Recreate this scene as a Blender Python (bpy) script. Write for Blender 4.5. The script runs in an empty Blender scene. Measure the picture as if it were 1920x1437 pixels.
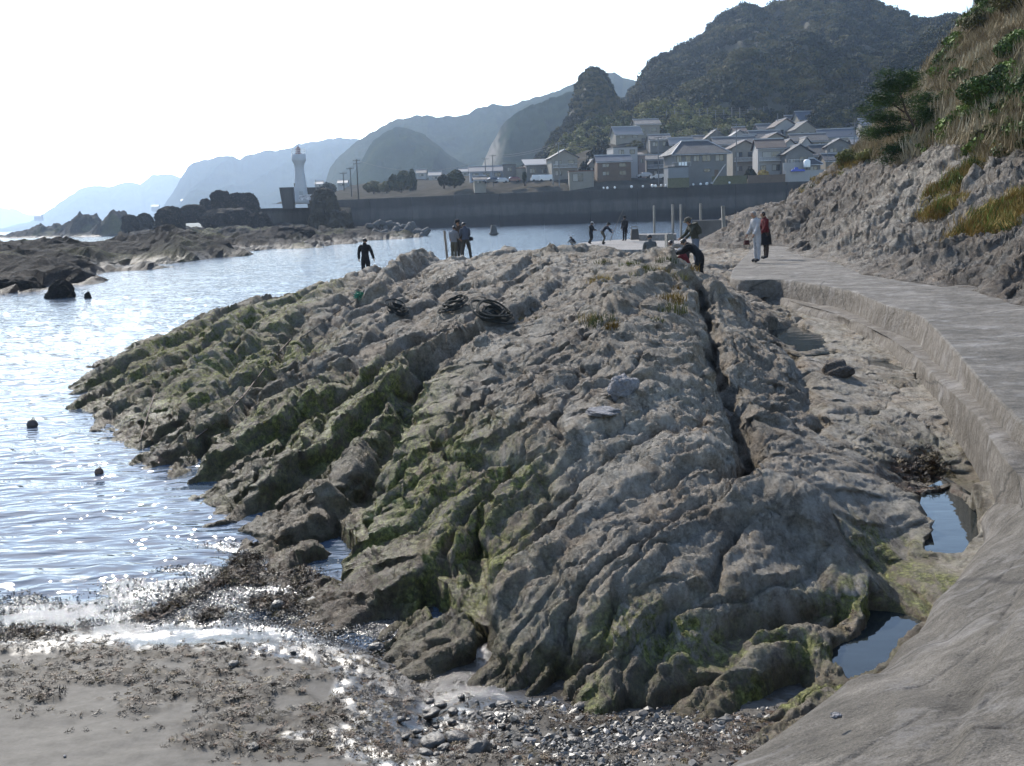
import bpy, bmesh, math, random, time
import numpy as np
from mathutils import Vector, Matrix, Quaternion
T0 = time.time(); HAZE = 0.00015
random.seed(7); RNG = np.random.default_rng(7)
scene = bpy.context.scene
COL = scene.collection

# ------------------------------------------------------------------ camera
F_PX = 2026.0; PITCH = math.radians(8.92); ROLL = math.radians(2.0); CAM = np.array([0.0, 0.0, 3.0])
_f = np.array([0, math.cos(PITCH), -math.sin(PITCH)]); _r0 = np.array([1.0, 0, 0]); _u0 = np.array([0, math.sin(PITCH), math.cos(PITCH)])
_u = _u0*math.cos(ROLL) + _r0*math.sin(ROLL); _r = _r0*math.cos(ROLL) - _u0*math.sin(ROLL)
cam_data = bpy.data.cameras.new('camera'); cam = bpy.data.objects.new('camera', cam_data); COL.objects.link(cam)
cam_data.sensor_width = 36.0; cam_data.lens = F_PX/1920*36.0; cam_data.clip_start = 0.1; cam_data.clip_end = 40000
cam.matrix_world = Matrix(((_r[0], _u[0], -_f[0], CAM[0]), (_r[1], _u[1], -_f[1], CAM[1]), (_r[2], _u[2], -_f[2], CAM[2]), (0, 0, 0, 1)))
scene.camera = cam

# ------------------------------------------------------------------ light
SUN_AZ = math.radians(-24.0)   # left of the view direction (+Y)
SUN_EL = math.radians(36.0)
world = bpy.data.worlds.new('World'); scene.world = world; world.use_nodes = True
wn = world.node_tree.nodes; wl = world.node_tree.links
bg = wn['Background']; sky = wn.new('ShaderNodeTexSky'); sky.sky_type = 'NISHITA'; sky.sun_disc = False
sky.sun_elevation = SUN_EL; sky.sun_rotation = SUN_AZ; sky.air_density = 1.0; sky.dust_density = 0.4; sky.ozone_density = 1.0
wl.new(sky.outputs[0], bg.inputs[0]); bg.inputs[1].default_value = 0.15
sun_data = bpy.data.lights.new('sun', 'SUN'); sun_data.energy = 3.7; sun_data.angle = math.radians(0.5); sun_data.color = (1.0, 0.94, 0.85)
sun = bpy.data.objects.new('sun', sun_data); COL.objects.link(sun)
SUN_DIR = Vector((math.sin(SUN_AZ)*math.cos(SUN_EL), math.cos(SUN_AZ)*math.cos(SUN_EL), math.sin(SUN_EL)))
sun.rotation_euler = SUN_DIR.to_track_quat('Z', 'Y').to_euler()
vs = scene.view_settings; vs.view_transform = 'Standard'; vs.look = 'None'; vs.gamma = 1; vs.use_curve_mapping = False; vs.exposure = 0.88
scene.cycles.max_bounces = 6; scene.cycles.volume_bounces = 1; scene.cycles.transmission_bounces = 4
scene.cycles.sample_clamp_indirect = 4.0

# ------------------------------------------------------------------ placing helpers (photo pixels -> places in the world)
def ray(px, py):
    a = (px-960.0)/F_PX; b = -(py-718.5)/F_PX
    px = np.asarray(px, float); py = np.asarray(py, float)
    return _f + np.multiply.outer(np.asarray(a), _r) + np.multiply.outer(np.asarray(b), _u)
def P(px, py, z):
    d = ray(px, py); t = (z-CAM[2])/d[..., 2]; return CAM + d*np.asarray(t)[..., None]
def Q(px, py, dist):
    d = ray(px, py); t = dist/d[..., 1]; return CAM + d*np.asarray(t)[..., None]
def V(a): return Vector((float(a[0]), float(a[1]), float(a[2])))

# ------------------------------------------------------------------ noise
def _hash(ix, iy, seed):
    h = (ix.astype(np.int64)*374761393 + iy.astype(np.int64)*668265263 + seed*982451653) & 0xFFFFFFFF
    h = ((h ^ (h >> 13))*1274126177) & 0xFFFFFFFF
    h = (h ^ (h >> 16)) & 0xFFFFFFFF
    return h.astype(np.float64)/4294967295.0
def vn(x, y, seed=0):
    ix = np.floor(x); iy = np.floor(y); fx = x-ix; fy = y-iy
    fx = fx*fx*fx*(fx*(fx*6-15)+10); fy = fy*fy*fy*(fy*(fy*6-15)+10)
    a = _hash(ix, iy, seed); b = _hash(ix+1, iy, seed); c = _hash(ix, iy+1, seed); d = _hash(ix+1, iy+1, seed)
    return (a+(b-a)*fx)*(1-fy)+(c+(d-c)*fx)*fy
def fbm(x, y, octs=4, seed=0, gain=0.5, lac=2.03):
    s = 0; a = 1; n = 0
    for o in range(octs):
        s = s + a*(vn(x, y, seed+o*17)-0.5); n += a; a *= gain; x, y = (x*0.8-y*0.6)*lac+5.3, (x*0.6+y*0.8)*lac+1.7
    return s/n*2
def ridged(x, y, octs=4, seed=0, gain=0.5, lac=2.07):
    s = 0; a = 1; n = 0
    for o in range(octs):
        s = s + a*(1-np.abs(2*vn(x, y, seed+o*13)-1)); n += a; a *= gain; x, y = (x*0.8-y*0.6)*lac+3.1, (x*0.6+y*0.8)*lac+7.7
    return s/n
def worley(x, y, seed=0):
    ix = np.floor(x); iy = np.floor(y); f1 = np.full(x.shape, 9.0); f2 = np.full(x.shape, 9.0); cid = np.zeros(x.shape)
    for dx in (-1, 0, 1):
        for dy in (-1, 0, 1):
            cx = ix+dx; cy = iy+dy
            px = cx+_hash(cx, cy, seed); py = cy+_hash(cx, cy, seed+71)
            d = np.hypot(px-x, py-y); h = _hash(cx, cy, seed+137)
            new = d < f1
            f2 = np.where(new, f1, np.minimum(f2, d)); cid = np.where(new, h, cid); f1 = np.where(new, d, f1)
    return f1, f2, cid
def sstep(a, b, x): t = np.clip((x-a)/(b-a), 0, 1); return t*t*(3-2*t)
def saw(s, seed, soft=0.14):
    """tilted-bed profile: rises gently, then breaks off; each bed its own height"""
    i = np.floor(s); f = s-i
    up = np.clip(f/(1-soft), 0, 1); dn = 1-sstep(1-soft, 1, f)
    a0 = 0.45+0.55*_hash(i, i*0+3, seed)
    return (up**0.75)*dn*a0
def crease(x, y, seed, p=5):
    return (1-np.abs(2*vn(x, y, seed)-1))**p
def seg_dist(x, y, pts):
    d = np.full(x.shape, 1e9); side = np.zeros(x.shape)
    for (x0, y0), (x1, y1) in zip(pts[:-1], pts[1:]):
        vx, vy = x1-x0, y1-y0; L = vx*vx+vy*vy+1e-9
        t = np.clip(((x-x0)*vx+(y-y0)*vy)/L, 0, 1)
        dd = np.hypot(x-x0-t*vx, y-y0-t*vy); d = np.minimum(d, dd)
    return d
def in_poly(x, y, poly):
    ins = np.zeros(x.shape, bool); n = len(poly)
    for i in range(n):
        x0, y0 = poly[i]; x1, y1 = poly[(i+1) % n]
        if y0 == y1: continue
        c = ((y0 > y) != (y1 > y)) & (x < (x1-x0)*(y-y0)/(y1-y0)+x0)
        ins ^= c
    return ins
class RBF:
    """smooth surface through control points, spacing felt in proportion to range"""
    def __init__(s, pts, eps=0.03, lp=True, lam=0.0):
        s.lp = lp; pts = np.array(pts, float); s.c = s.warp(pts[:, 0], pts[:, 1]); s.e = eps; n = len(pts)
        A = np.sqrt(((s.c[:, None]-s.c[None])**2).sum(-1)+eps**2)
        A = np.block([[A-np.eye(n)*lam, np.ones((n, 1))], [np.ones((1, n)), np.zeros((1, 1))]])
        s.w = np.linalg.lstsq(A, np.append(pts[:, 2], 0), rcond=None)[0]
    def warp(s, x, y):
        if not s.lp: return np.stack([x, y], -1)
        r = np.hypot(x, y); return np.stack([np.arctan2(x, y)*1.6, np.log(np.maximum(r, .1))], -1)
    def __call__(s, x, y):
        sh = x.shape; c = s.warp(x.ravel(), y.ravel()); out = np.full(len(c), s.w[-1])
        for i, p in enumerate(s.c):
            out += s.w[i]*np.sqrt((c[:, 0]-p[0])**2+(c[:, 1]-p[1])**2+s.e**2)
        return out.reshape(sh)

# ------------------------------------------------------------------ mesh helpers
def put(o, parent=None):
    COL.objects.link(o)
    if parent is not None: o.parent = parent
    return o
def tag(o, label=None, cat=None, group=None, kind=None):
    if label: o['label'] = label
    if cat: o['category'] = cat
    if group: o['group'] = group
    if kind: o['kind'] = kind
    return o
def empty(name, loc=(0, 0, 0), rz=0.0):
    o = bpy.data.objects.new(name, None); o.location = loc; o.rotation_euler = (0, 0, rz); o.empty_display_size = .2
    return put(o)
def mesh_np(name, verts, faces, material=None, parent=None, smooth=True, attrs=None, mats=None, midx=None):
    me = bpy.data.meshes.new(name); verts = np.asarray(verts, np.float32); faces = np.asarray(faces, np.int32)
    k = faces.shape[1]; me.vertices.add(len(verts)); me.vertices.foreach_set('co', verts.ravel())
    me.loops.add(faces.size); me.loops.foreach_set('vertex_index', faces.ravel())
    me.polygons.add(len(faces)); me.polygons.foreach_set('loop_start', np.arange(0, faces.size, k, dtype=np.int32))
    if smooth: me.polygons.foreach_set('use_smooth', np.ones(len(faces), bool))
    for m in (mats or ([material] if material else [])): me.materials.append(m)
    if midx is not None: me.polygons.foreach_set('material_index', np.asarray(midx, np.int32))
    for k_, v in (attrs or {}).items():
        a = me.attributes.new(k_, 'FLOAT', 'POINT'); a.data.foreach_set('value', np.asarray(v, np.float32).ravel())
    me.update(calc_edges=True)
    return put(bpy.data.objects.new(name, me), parent)
def grid_faces(nu, nv):
    i = np.arange(nu-1)[:, None]*nv+np.arange(nv-1)[None]; i = i.ravel()
    return np.stack([i, i+nv, i+nv+1, i+1], -1)
def polar(az0, az1, na, r0, r1, nr):
    az = np.radians(np.linspace(az0, az1, na)); r = np.exp(np.linspace(math.log(r0), math.log(r1), nr))
    A, R = np.meshgrid(az, r, indexing='ij'); return np.sin(A)*R, np.cos(A)*R

class MB:
    """collects boxes, tubes and lathes into ONE mesh"""
    def __init__(s): s.v = []; s.f = []
    def add(s, verts, faces):
        n = len(s.v); s.v += [tuple(map(float, p)) for p in verts]; s.f += [tuple(i+n for i in f) for f in faces]; return s
    def box(s, c, size, rz=0.0, taper=1.0, rot=None):
        hx, hy, hz = size[0]/2, size[1]/2, size[2]/2; vs_ = []
        for z, t in ((-hz, 1), (hz, taper)):
            for x, y in ((-hx, -hy), (hx, -hy), (hx, hy), (-hx, hy)): vs_.append(Vector((x*t, y*t, z)))
        m = rot if rot else Matrix.Rotation(rz, 3, 'Z')
        vs_ = [m @ p+Vector(c) for p in vs_]
        return s.add(vs_, [(3, 2, 1, 0), (4, 5, 6, 7), (0, 1, 5, 4), (1, 2, 6, 5), (2, 3, 7, 6), (3, 0, 4, 7)])
    def tube(s, pts, r, n=8, cap=True):
        pts = [Vector(p) for p in pts]; rs = r if isinstance(r, (list, tuple)) else [r]*len(pts); base = len(s.v); up = None
        for i, p in enumerate(pts):
            d = (pts[min(i+1, len(pts)-1)]-pts[max(i-1, 0)]).normalized()
            if up is None: up = Vector((0, 0, 1)) if abs(d.z) < .9 else Vector((1, 0, 0))
            a = d.cross(up).normalized(); b = a.cross(d).normalized(); up = b
            for k in range(n):
                t = 2*math.pi*k/n; s.v.append(tuple(p+(a*math.cos(t)+b*math.sin(t))*rs[i]))
        for i in range(len(pts)-1):
            for k in range(n):
                s.f.append((base+i*n+k, base+i*n+(k+1) % n, base+(i+1)*n+(k+1) % n, base+(i+1)*n+k))
        if cap:
            s.f.append(tuple(base+k for k in reversed(range(n)))); e = base+(len(pts)-1)*n; s.f.append(tuple(e+k for k in range(n)))
        return s
    def lathe(s, prof, n=24, c=(0, 0, 0)):
        base = len(s.v)
        for r, z in prof:
            for k in range(n):
                t = 2*math.pi*k/n; s.v.append((c[0]+r*math.cos(t), c[1]+r*math.sin(t), c[2]+z))
        for i in range(len(prof)-1):
            for k in range(n):
                s.f.append((base+i*n+k, base+i*n+(k+1) % n, base+(i+1)*n+(k+1) % n, base+(i+1)*n+k))
        s.f.append(tuple(base+k for k in reversed(range(n)))); e = base+(len(prof)-1)*n; s.f.append(tuple(e+k for k in range(n)))
        return s
    def build(s, name, material, parent=None, smooth=False):
        me = bpy.data.meshes.new(name); me.from_pydata(s.v, [], s.f); me.materials.append(material)
        if smooth:
            for p in me.polygons: p.use_smooth = True
        me.update(); return put(bpy.data.objects.new(name, me), parent)

# ------------------------------------------------------------------ materials
class NT:
    def __init__(s, name):
        s.m = bpy.data.materials.new(name); s.m.use_nodes = True; s.t = s.m.node_tree; s.n = s.t.nodes; s.l = s.t.links
        s.b = s.n['Principled BSDF']; s.out = s.n['Material Output']
    def node(s, typ, **kw):
        n = s.n.new(typ)
        for k, v in kw.items(): setattr(n, k, v)
        return n
    def pos(s, scale=None):
        g = s.node('ShaderNodeNewGeometry').outputs['Position']
        if scale is None: return g
        m = s.node('ShaderNodeMapping'); m.inputs['Scale'].default_value = scale; s.l.new(g, m.inputs[0]); return m.outputs[0]
    def obj(s):
        return s.node('ShaderNodeTexCoord').outputs['Object']
    def noise(s, vec, scale, detail=5, rough=.6, dist=0.0):
        n = s.node('ShaderNodeTexNoise'); n.inputs['Scale'].default_value = scale; n.inputs['Detail'].default_value = detail
        n.inputs['Roughness'].default_value = rough; n.inputs['Distortion'].default_value = dist; s.l.new(vec, n.inputs['Vector']); return n.outputs[0]
    def ridge(s, vec, scale, detail=6, rough=.55):
        n = s.node('ShaderNodeTexNoise'); n.noise_type = 'RIDGED_MULTIFRACTAL'; n.inputs['Scale'].default_value = scale; n.inputs['Detail'].default_value = detail
        n.inputs['Roughness'].default_value = rough; n.inputs['Distortion'].default_value = .6; s.l.new(vec, n.inputs['Vector']); return n.outputs[0]
    def voro(s, vec, scale, feature='F1', out=0):
        n = s.node('ShaderNodeTexVoronoi', feature=feature); n.inputs['Scale'].default_value = scale; s.l.new(vec, n.inputs['Vector']); return n.outputs[out]
    def ramp(s, fac, stops):
        n = s.node('ShaderNodeValToRGB'); e = n.color_ramp.elements
        while len(e) < len(stops): e.new(.5)
        for i, (p, c) in enumerate(stops):
            e[i].position = p; e[i].color = (c, c, c, 1) if isinstance(c, (int, float)) else (*c, 1)
        s.l.new(fac, n.inputs[0]); return n.outputs[0]
    def mix(s, fac, a, b, mode='MIX'):
        n = s.node('ShaderNodeMix', data_type='RGBA', blend_type=mode)
        for ii, v in ((0, fac), (6, a), (7, b)):
            sock = n.inputs[ii]
            if isinstance(v, (int, float)): sock.default_value = v if ii == 0 else (v, v, v, 1)
            elif isinstance(v, tuple): sock.default_value = (*v, 1)
            else: s.l.new(v, sock)
        return n.outputs[2]
    def math(s, op, a, b=0.0, clamp=False):
        n = s.node('ShaderNodeMath', operation=op); n.use_clamp = clamp
        for sock, v in ((n.inputs[0], a), (n.inputs[1], b)):
            if isinstance(v, (int, float)): sock.default_value = v
            else: s.l.new(v, sock)
        return n.outputs[0]
    def attr(s, name):
        n = s.node('ShaderNodeAttribute', attribute_name=name); return n.outputs['Fac']
    def bump(s, h, dist=.02, strength=1.0, prev=None):
        n = s.node('ShaderNodeBump'); n.inputs['Distance'].default_value = dist
        if isinstance(strength, (int, float)): n.inputs['Strength'].default_value = strength
        else: s.l.new(strength, n.inputs['Strength'])
        s.l.new(h, n.inputs['Height'])
        if prev is not None: s.l.new(prev, n.inputs['Normal'])
        return n.outputs[0]
    def fin(s, color=None, rough=None, normal=None, spec=None, metallic=None):
        for key, v in (('Base Color', color), ('Roughness', rough), ('Normal', normal), ('Specular IOR Level', spec), ('Metallic', metallic)):
            if v is None: continue
            if isinstance(v, tuple): s.b.inputs[key].default_value = (*v, 1)
            elif isinstance(v, (int, float)): s.b.inputs[key].default_value = v
            else: s.l.new(v, s.b.inputs[key])
        return s.m
_mc = {}
def mat(name, c, rough=.8, var=.25, scale=3.0, bump=.0, bscale=20.0, spec=.4, metallic=0.0, space='obj'):
    if name in _mc: return _mc[name]
    t = NT(name); v = t.obj() if space == 'obj' else t.pos()
    n1 = t.noise(v, scale, 6, .65); lo = tuple(max(0, x*(1-var)) for x in c); hi = tuple(min(1, x*(1+var)) for x in c)
    col = t.ramp(n1, [(.3, lo), (.7, hi)])
    nor = t.bump(t.noise(v, bscale, 4), bump) if bump else None
    _mc[name] = t.fin(col, rough, nor, spec, metallic); return _mc[name]
# ================================================================== STRUCTURE
# ------------------------------------------------------------------ rock material
def rock_material(name, base=((.145, .124, .096), (.33, .289, .230), (.50, .452, .375)), algae=True, bs=1.0):
    t = NT(name); p = t.pos()
    mp = t.node('ShaderNodeMapping'); mp.inputs['Rotation'].default_value = (0, 0, .35); mp.inputs['Scale'].default_value = (1.25, .42, 1.1); t.l.new(p, mp.inputs[0]); ps = mp.outputs[0]
    n1 = t.noise(p, .8, 8, .66, .4); n2 = t.noise(ps, 5.5, 9, .74, .8); n3 = t.noise(p, 38, 4, .65)
    f = t.math('ADD', t.math('MULTIPLY', n1, .42), t.math('MULTIPLY', n2, .58))
    col = t.ramp(f, [(.37, base[0]), (.5, base[1]), (.62, base[2])])
    tint = t.ramp(t.noise(p, 1.7, 5, .6), [(.38, (1.05, .95, .88)), (.62, (.95, .98, 1.02))])
    col = t.mix(1.0, col, tint, 'MULTIPLY')
    grain = t.ramp(n3, [(.3, .62), (.5, 1.0), (.7, 1.35)]); col = t.mix(.9, col, grain, 'MULTIPLY')
    lich = t.ramp(t.noise(ps, 11, 7, .8, 1.0), [(.52, 0.0), (.60, .75)]); col = t.mix(lich, col, t.mix(.5, col, (.05, .044, .036)))
    pale = t.math('MULTIPLY', t.attr('pale'), t.ramp(t.noise(ps, 4, 8, .75), [(.42, 0.0), (.60, 1.0)]), True)
    col = t.mix(pale, col, (.55, .50, .425))
    ochre = t.ramp(t.noise(p, 2.6, 6, .7, .5), [(.56, 0.0), (.68, .6)]); col = t.mix(ochre, col, (.20, .155, .10))
    if not algae: col = t.mix(t.math('MULTIPLY', t.attr('soil'), .85), col, (.14, .112, .07))
    wet = t.attr('wet')
    col = t.mix(wet, col, (.46, .41, .34), 'MULTIPLY')
    rough = t.math('SUBTRACT', .9, t.math('MULTIPLY', wet, .38))
    if algae:
        al = t.math('MULTIPLY', t.attr('algae'), t.ramp(t.noise(ps, 7, 8, .8, .5), [(.42, 0.0), (.55, 1.0)]), True)
        ac = t.ramp(t.noise(p, 20, 6, .8), [(.38, (.06, .066, .018)), (.5, (.20, .205, .052)), (.62, (.48, .48, .16))])
        col = t.mix(al, col, ac); rough = t.math('SUBTRACT', rough, t.math('MULTIPLY', al, .12))
        rust = t.math('MULTIPLY', t.attr('weed'), t.ramp(t.noise(p, 14, 6, .75), [(.42, 0.0), (.55, 1.0)]), True)
        col = t.mix(rust, col, t.ramp(t.noise(p, 40, 3), [(.35, (.035, .018, .010)), (.7, (.12, .05, .02))]))
    nor = t.bump(t.noise(ps, 5.5, 9, .78, .5), .26*bs, 1.0)
    nor = t.bump(t.ridge(ps, 8, 7, .62), .05*bs, .9, nor)
    nor = t.bump(t.noise(p, 34, 6, .78), .05*bs, 1.0, nor)
    return t.fin(col, rough, nor, .3)
ROCK = rock_material('shore_rock')

# ------------------------------------------------------------------ foreground rock: control heights along the photo's forms
def ctl(*rows):
    return [tuple(P(a, b, c)[:2])+(c,) for a, b, c in rows]
WALK_Z = 1.13
_rows = (
 # waterline and foot of the rock
 (128, 765, -.25), (190, 815, -.25), (300, 868, -.25), (400, 930, -.25), (455, 1005, -.25), (545, 1045, -.2), (580, 1120, -.12), (690, 1195, -.08),
 (790, 1240, -.02), (890, 1280, 0.0), (990, 1320, 0.0), (1060, 1340, .02), (1120, 1365, .05), (1250, 1390, .12), (1320, 1432, .2),
 (150, 745, .2), (215, 780, .2), (340, 800, .34), (300, 830, .22), (370, 870, .26), (430, 905, .27), (480, 960, .26), (540, 1000, .3), (600, 1040, .3), (640, 1100, .27), (740, 1165, .25), (850, 1215, .26), (560, 960, .36), (510, 890, .36),
 # left nose
 (215, 690, .38), (300, 640, .5), (350, 612, .6), (250, 740, .35), (330, 780, .25), (400, 700, .45), (450, 580, .78), (400, 620, .62), (500, 640, .6), (420, 820, .3), (560, 545, .88), (520, 560, .85),
 (600, 600, .9), (520, 730, .42), (600, 690, .62), (560, 840, .32), (440, 850, .36), (620, 780, .55), (700, 740, .75), (660, 860, .38), (700, 800, .6), (750, 780, .72),
 (620, 545, .98), (680, 520, 1.02), (740, 505, 1.2), (800, 484, 1.62), (815, 500, 1.45), (700, 570, 1.0), (700, 640, .95), (780, 560, 1.18), (780, 640, 1.08),
 # crest and the main face
 (860, 487, 1.55), (900, 485, 1.6), (960, 475, 1.7), (1010, 468, 1.8), (1060, 470, 1.92), (1110, 470, 1.95), (1170, 480, 1.92), (1230, 480, 2.0), (1280, 482, 2.05), (1310, 505, 1.95), (1330, 560, 1.55),
 (860, 560, 1.3), (860, 640, 1.2), (820, 720, 1.02), (800, 790, .88), (960, 560, 1.5), (1060, 540, 1.68), (1180, 540, 1.8), (1260, 560, 1.75), (960, 640, 1.35), (1060, 620, 1.5), (1160, 620, 1.58), (1270, 640, 1.5),
 (920, 720, 1.15), (1020, 720, 1.28), (1130, 700, 1.38), (1230, 720, 1.38), (1320, 720, 1.25), (900, 800, .98), (1000, 800, 1.08), (1100, 800, 1.14), (1200, 800, 1.2), (1300, 800, 1.22), (1370, 790, 1.12), (1360, 850, 1.0),
 (830, 860, .78), (760, 900, .6), (900, 880, .85), (1000, 880, .92), (1100, 880, .98), (1200, 880, 1.02), (1290, 870, 1.02),
 (700, 960, .42), (800, 960, .6), (900, 960, .74), (1000, 960, .85), (1100, 960, .93), (1200, 950, .98), (1300, 940, 1.05), (1400, 895, 1.1), (1480, 900, 1.12), (1560, 940, 1.08), (1620, 990, .95), (1655, 1040, .7),
 (720, 1050, .3), (820, 1050, .42), (920, 1050, .6), (1020, 1050, .78), (1120, 1040, .88), (1220, 1050, .9), (1320, 1060, .85), (1420, 1030, .92), (1500, 1040, .85), (1580, 1070, .6),
 (800, 1130, .26), (900, 1140, .4), (1000, 1150, .55), (1100, 1140, .72), (1200, 1130, .72), (1300, 1130, .62), (1400, 1120, .55), (1500, 1110, .45),
 (950, 1220, .3), (1050, 1230, .36), (1150, 1210, .5), (1250, 1190, .5), (1350, 1155, .42), (1450, 1140, .33), (1550, 1130, .22),
 # low front mound
 (1130, 1310, .28), (1200, 1250, .42), (1300, 1200, .52), (1400, 1165, .62), (1500, 1180, .55), (1540, 1190, .45), (1200, 1310, .35), (1300, 1290, .4), (1400, 1260, .42), (1480, 1230, .42), (1150, 1345, .1), (1300, 1345, .14), (1400, 1310, .12), (1500, 1270, .08), (1560, 1215, .05),
 (1350, 1370, .26), (1450, 1330, .34), (1530, 1300, .34), (1500, 1240, .3), (1580, 1285, .3), (1400, 1400, .40), (1330, 1410, .30),
 # pools and the right gully
 (1640, 1130, -.05), (1600, 1220, -.05), (1660, 1180, -.05), (1700, 1090, -.05), (1770, 1020, -.2), (1780, 970, -.2), (1765, 930, -.12), (1815, 960, -.15), (1740, 990, -.1), (1730, 1060, .34), (1790, 1070, .34), (1740, 1110, .3), (1850, 1030, .2), (1850, 940, .2), (1885, 905, .6), (1690, 1030, .22),
 (1400, 620, .72), (1450, 660, .62), (1500, 600, .55), (1480, 640, .5), (1560, 640, .55), (1420, 740, .85), (1480, 720, .72), (1560, 700, .72), (1600, 740, .55), (1650, 690, .5), (1700, 740, .5), (1780, 780, .55), (1680, 800, .52), (1600, 800, .6), (1500, 800, .72), (1420, 820, .85), (1400, 870, .9),
 (1500, 850, .72), (1580, 850, .72), (1560, 890, .85), (1640, 920, .68), (1690, 980, .45), (1700, 900, .48), (1760, 860, .5), (1640, 860, .62), (1720, 1010, .35),
 (1370, 560, .8), (1420, 570, .62), (1360, 520, .9), (1380, 480, .95), (1420, 450, 1.0), (1340, 470, .95), (1500, 570, .6), (1600, 620, .55), (1700, 700, .5), (1715, 685, .60), (1765, 742, .70), (1818, 795, .78), (1860, 855, .80), (1880, 885, .78), (1840, 870, .68), (1790, 800, .62))
def _ss(a, b, x): t = min(max((x-a)/(b-a), 0), 1); return t*t*(3-2*t)
_rows = [(a, b, c*(1-.28*_ss(780, 980, b)-.12*_ss(1050, 1150, b)) if c > .1 and a < 1660 else c) for a, b, c in _rows]
_drop = {(1560, 1215), (1500, 1270), (1400, 1310), (1050, 1290), (950, 1255)}
rock_ctl = ctl(*[q for q in _rows if q[:2] not in _drop])
rock_ctl += [(x, y, z) for x, y, z in (
 (-9, 45, -.6), (-5.5, 42, .55), (-5, 50, -.6), (-2, 46, .95), (0, 44, .8), (3, 42, .8), (6, 40, .9), (-2, 56, -.6), (1.5, 50, .5), (2, 60, -.6), (6, 60, -.3), (6, 50, .6), (8, 45, .95), (10, 50, 1.0), (12, 60, 1.0), (13, 75, .6), (8, 70, -.6),
 (-11, 30, -.6), (-10, 20, -.6), (-8, 16, -.6), (-5, 12, -.5), (-4, 9, -.4), (-3, 7, -.3), (-2, 5.2, -.2), (-1, 4.5, -.1), (0, 4.2, 0), (-14, 40, -.8), (4, 3.4, .5), (5, 6, .6), (8, 9, .8), (7.2, 7.5, .6), (-16, 22, -1), (-22, 30, -1), (-30, 45, -1), (-40, 65, -1), (-20, 68, -1), (-12, 55, -1), (-6, 68, -1), (-26, 58, -1), (12, 14, .8), (14, 26, .9), (18, 40, .9), (1.2, 4.0, .15))]
rock_rbf = RBF(rock_ctl, .04, True, .05)

walk_edge = [tuple(P(a, b, WALK_Z)[:2]) for a, b in ((1368, 523), (1400, 527), (1450, 522), (1527, 532), (1600, 545), (1654, 570), (1721, 587), (1754, 617), (1788, 654), (1841, 717), (1895, 775), (1935, 808))]
_lz = (.70, .70, .70, .70, .70, .74, .83, .90, .94, .94, .92)
ledge_edge = [tuple(P(a, b, z)[:2]) for (a, b), z in zip(((1385, 572), (1447, 552), (1500, 570), (1584, 592), (1667, 633), (1724, 673), (1774, 727), (1828, 777), (1868, 840), (1888, 869), (1925, 905)), _lz)]

cracks = [  # (pixels at height z, z, depth, width)
 ([(318, 862), (400, 805), (470, 760), (520, 700), (560, 640)], .35, .30, .16),
 ([(415, 730), (440, 670), (470, 620)], .5, .22, .12), ([(250, 745), (330, 690), (400, 640)], .4, .12, .08),
 ([(600, 985), (640, 950), (700, 880), (745, 830), (795, 770)], .4, .42, .17), ([(560, 830), (640, 770), (720, 700)], .5, .2, .1),
 ([(500, 810), (560, 760), (640, 700), (740, 610), (800, 560)], .6, .14, .09), ([(560, 640), (640, 580), (690, 545)], .9, .16, .14), ([(640, 930), (620, 900), (560, 880)], .25, .15, .08),
 ([(880, 1110), (895, 1050), (905, 1000), (905, 950)], .6, .34, .07), ([(790, 1075), (850, 1100), (890, 1110)], .3, .2, .06),
 ([(800, 770), (760, 790), (725, 830)], .7, .2, .1), ([(790, 790), (860, 815), (960, 830), (1010, 838)], .95, .18, .06), ([(1010, 838), (1050, 780), (1090, 720), (1120, 640)], 1.15, .08, .05),
 ([(1308, 600), (1325, 650), (1345, 700), (1375, 750), (1400, 790), (1395, 850), (1370, 870)], 1.0, .42, .11), ([(1240, 885), (1300, 870), (1380, 868), (1450, 880)], .95, .12, .07),
 ([(985, 1180), (1020, 1150), (1060, 1110)], .6, .22, .06), ([(1045, 1080), (1120, 1075)], .8, .2, .05), ([(930, 960), (1010, 940), (1080, 900)], .85, .12, .05), ([(1160, 1090), (1200, 1075), (1260, 1010), (1330, 985), (1380, 930)], .9, .12, .05),
 ([(1120, 1340), (1200, 1270), (1300, 1220), (1400, 1160), (1480, 1140), (1560, 1110)], .35, .22, .1), ([(1380, 1330), (1430, 1290), (1500, 1240)], .25, .3, .09),
 ([(815, 510), (760, 530), (700, 545), (620, 580)], 1.2, .3, .22), ([(1130, 560), (1240, 545)], 1.7, .12, .12), ([(1480, 640), (1520, 760), (1540, 800)], .7, .14, .08), ([(1640, 760), (1560, 770), (1480, 780)], .6, .16, .09), ([(1390, 660), (1460, 700), (1540, 710)], .7, .12, .08),
 ([(1560, 910), (1600, 925), (1650, 950)], .8, .16, .05), ([(1500, 1040), (1400, 1040), (1330, 1080)], .85, .1, .05), ([(960, 870), (880, 900), (820, 940), (800, 960)], .8, .16, .08), ([(700, 1100), (640, 1060), (590, 1010)], .2, .1, .06)]
cracks = [([tuple(P(a, b, z)[:2]) for a, b in pts], dep, w) for pts, z, dep, w in cracks]

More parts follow.
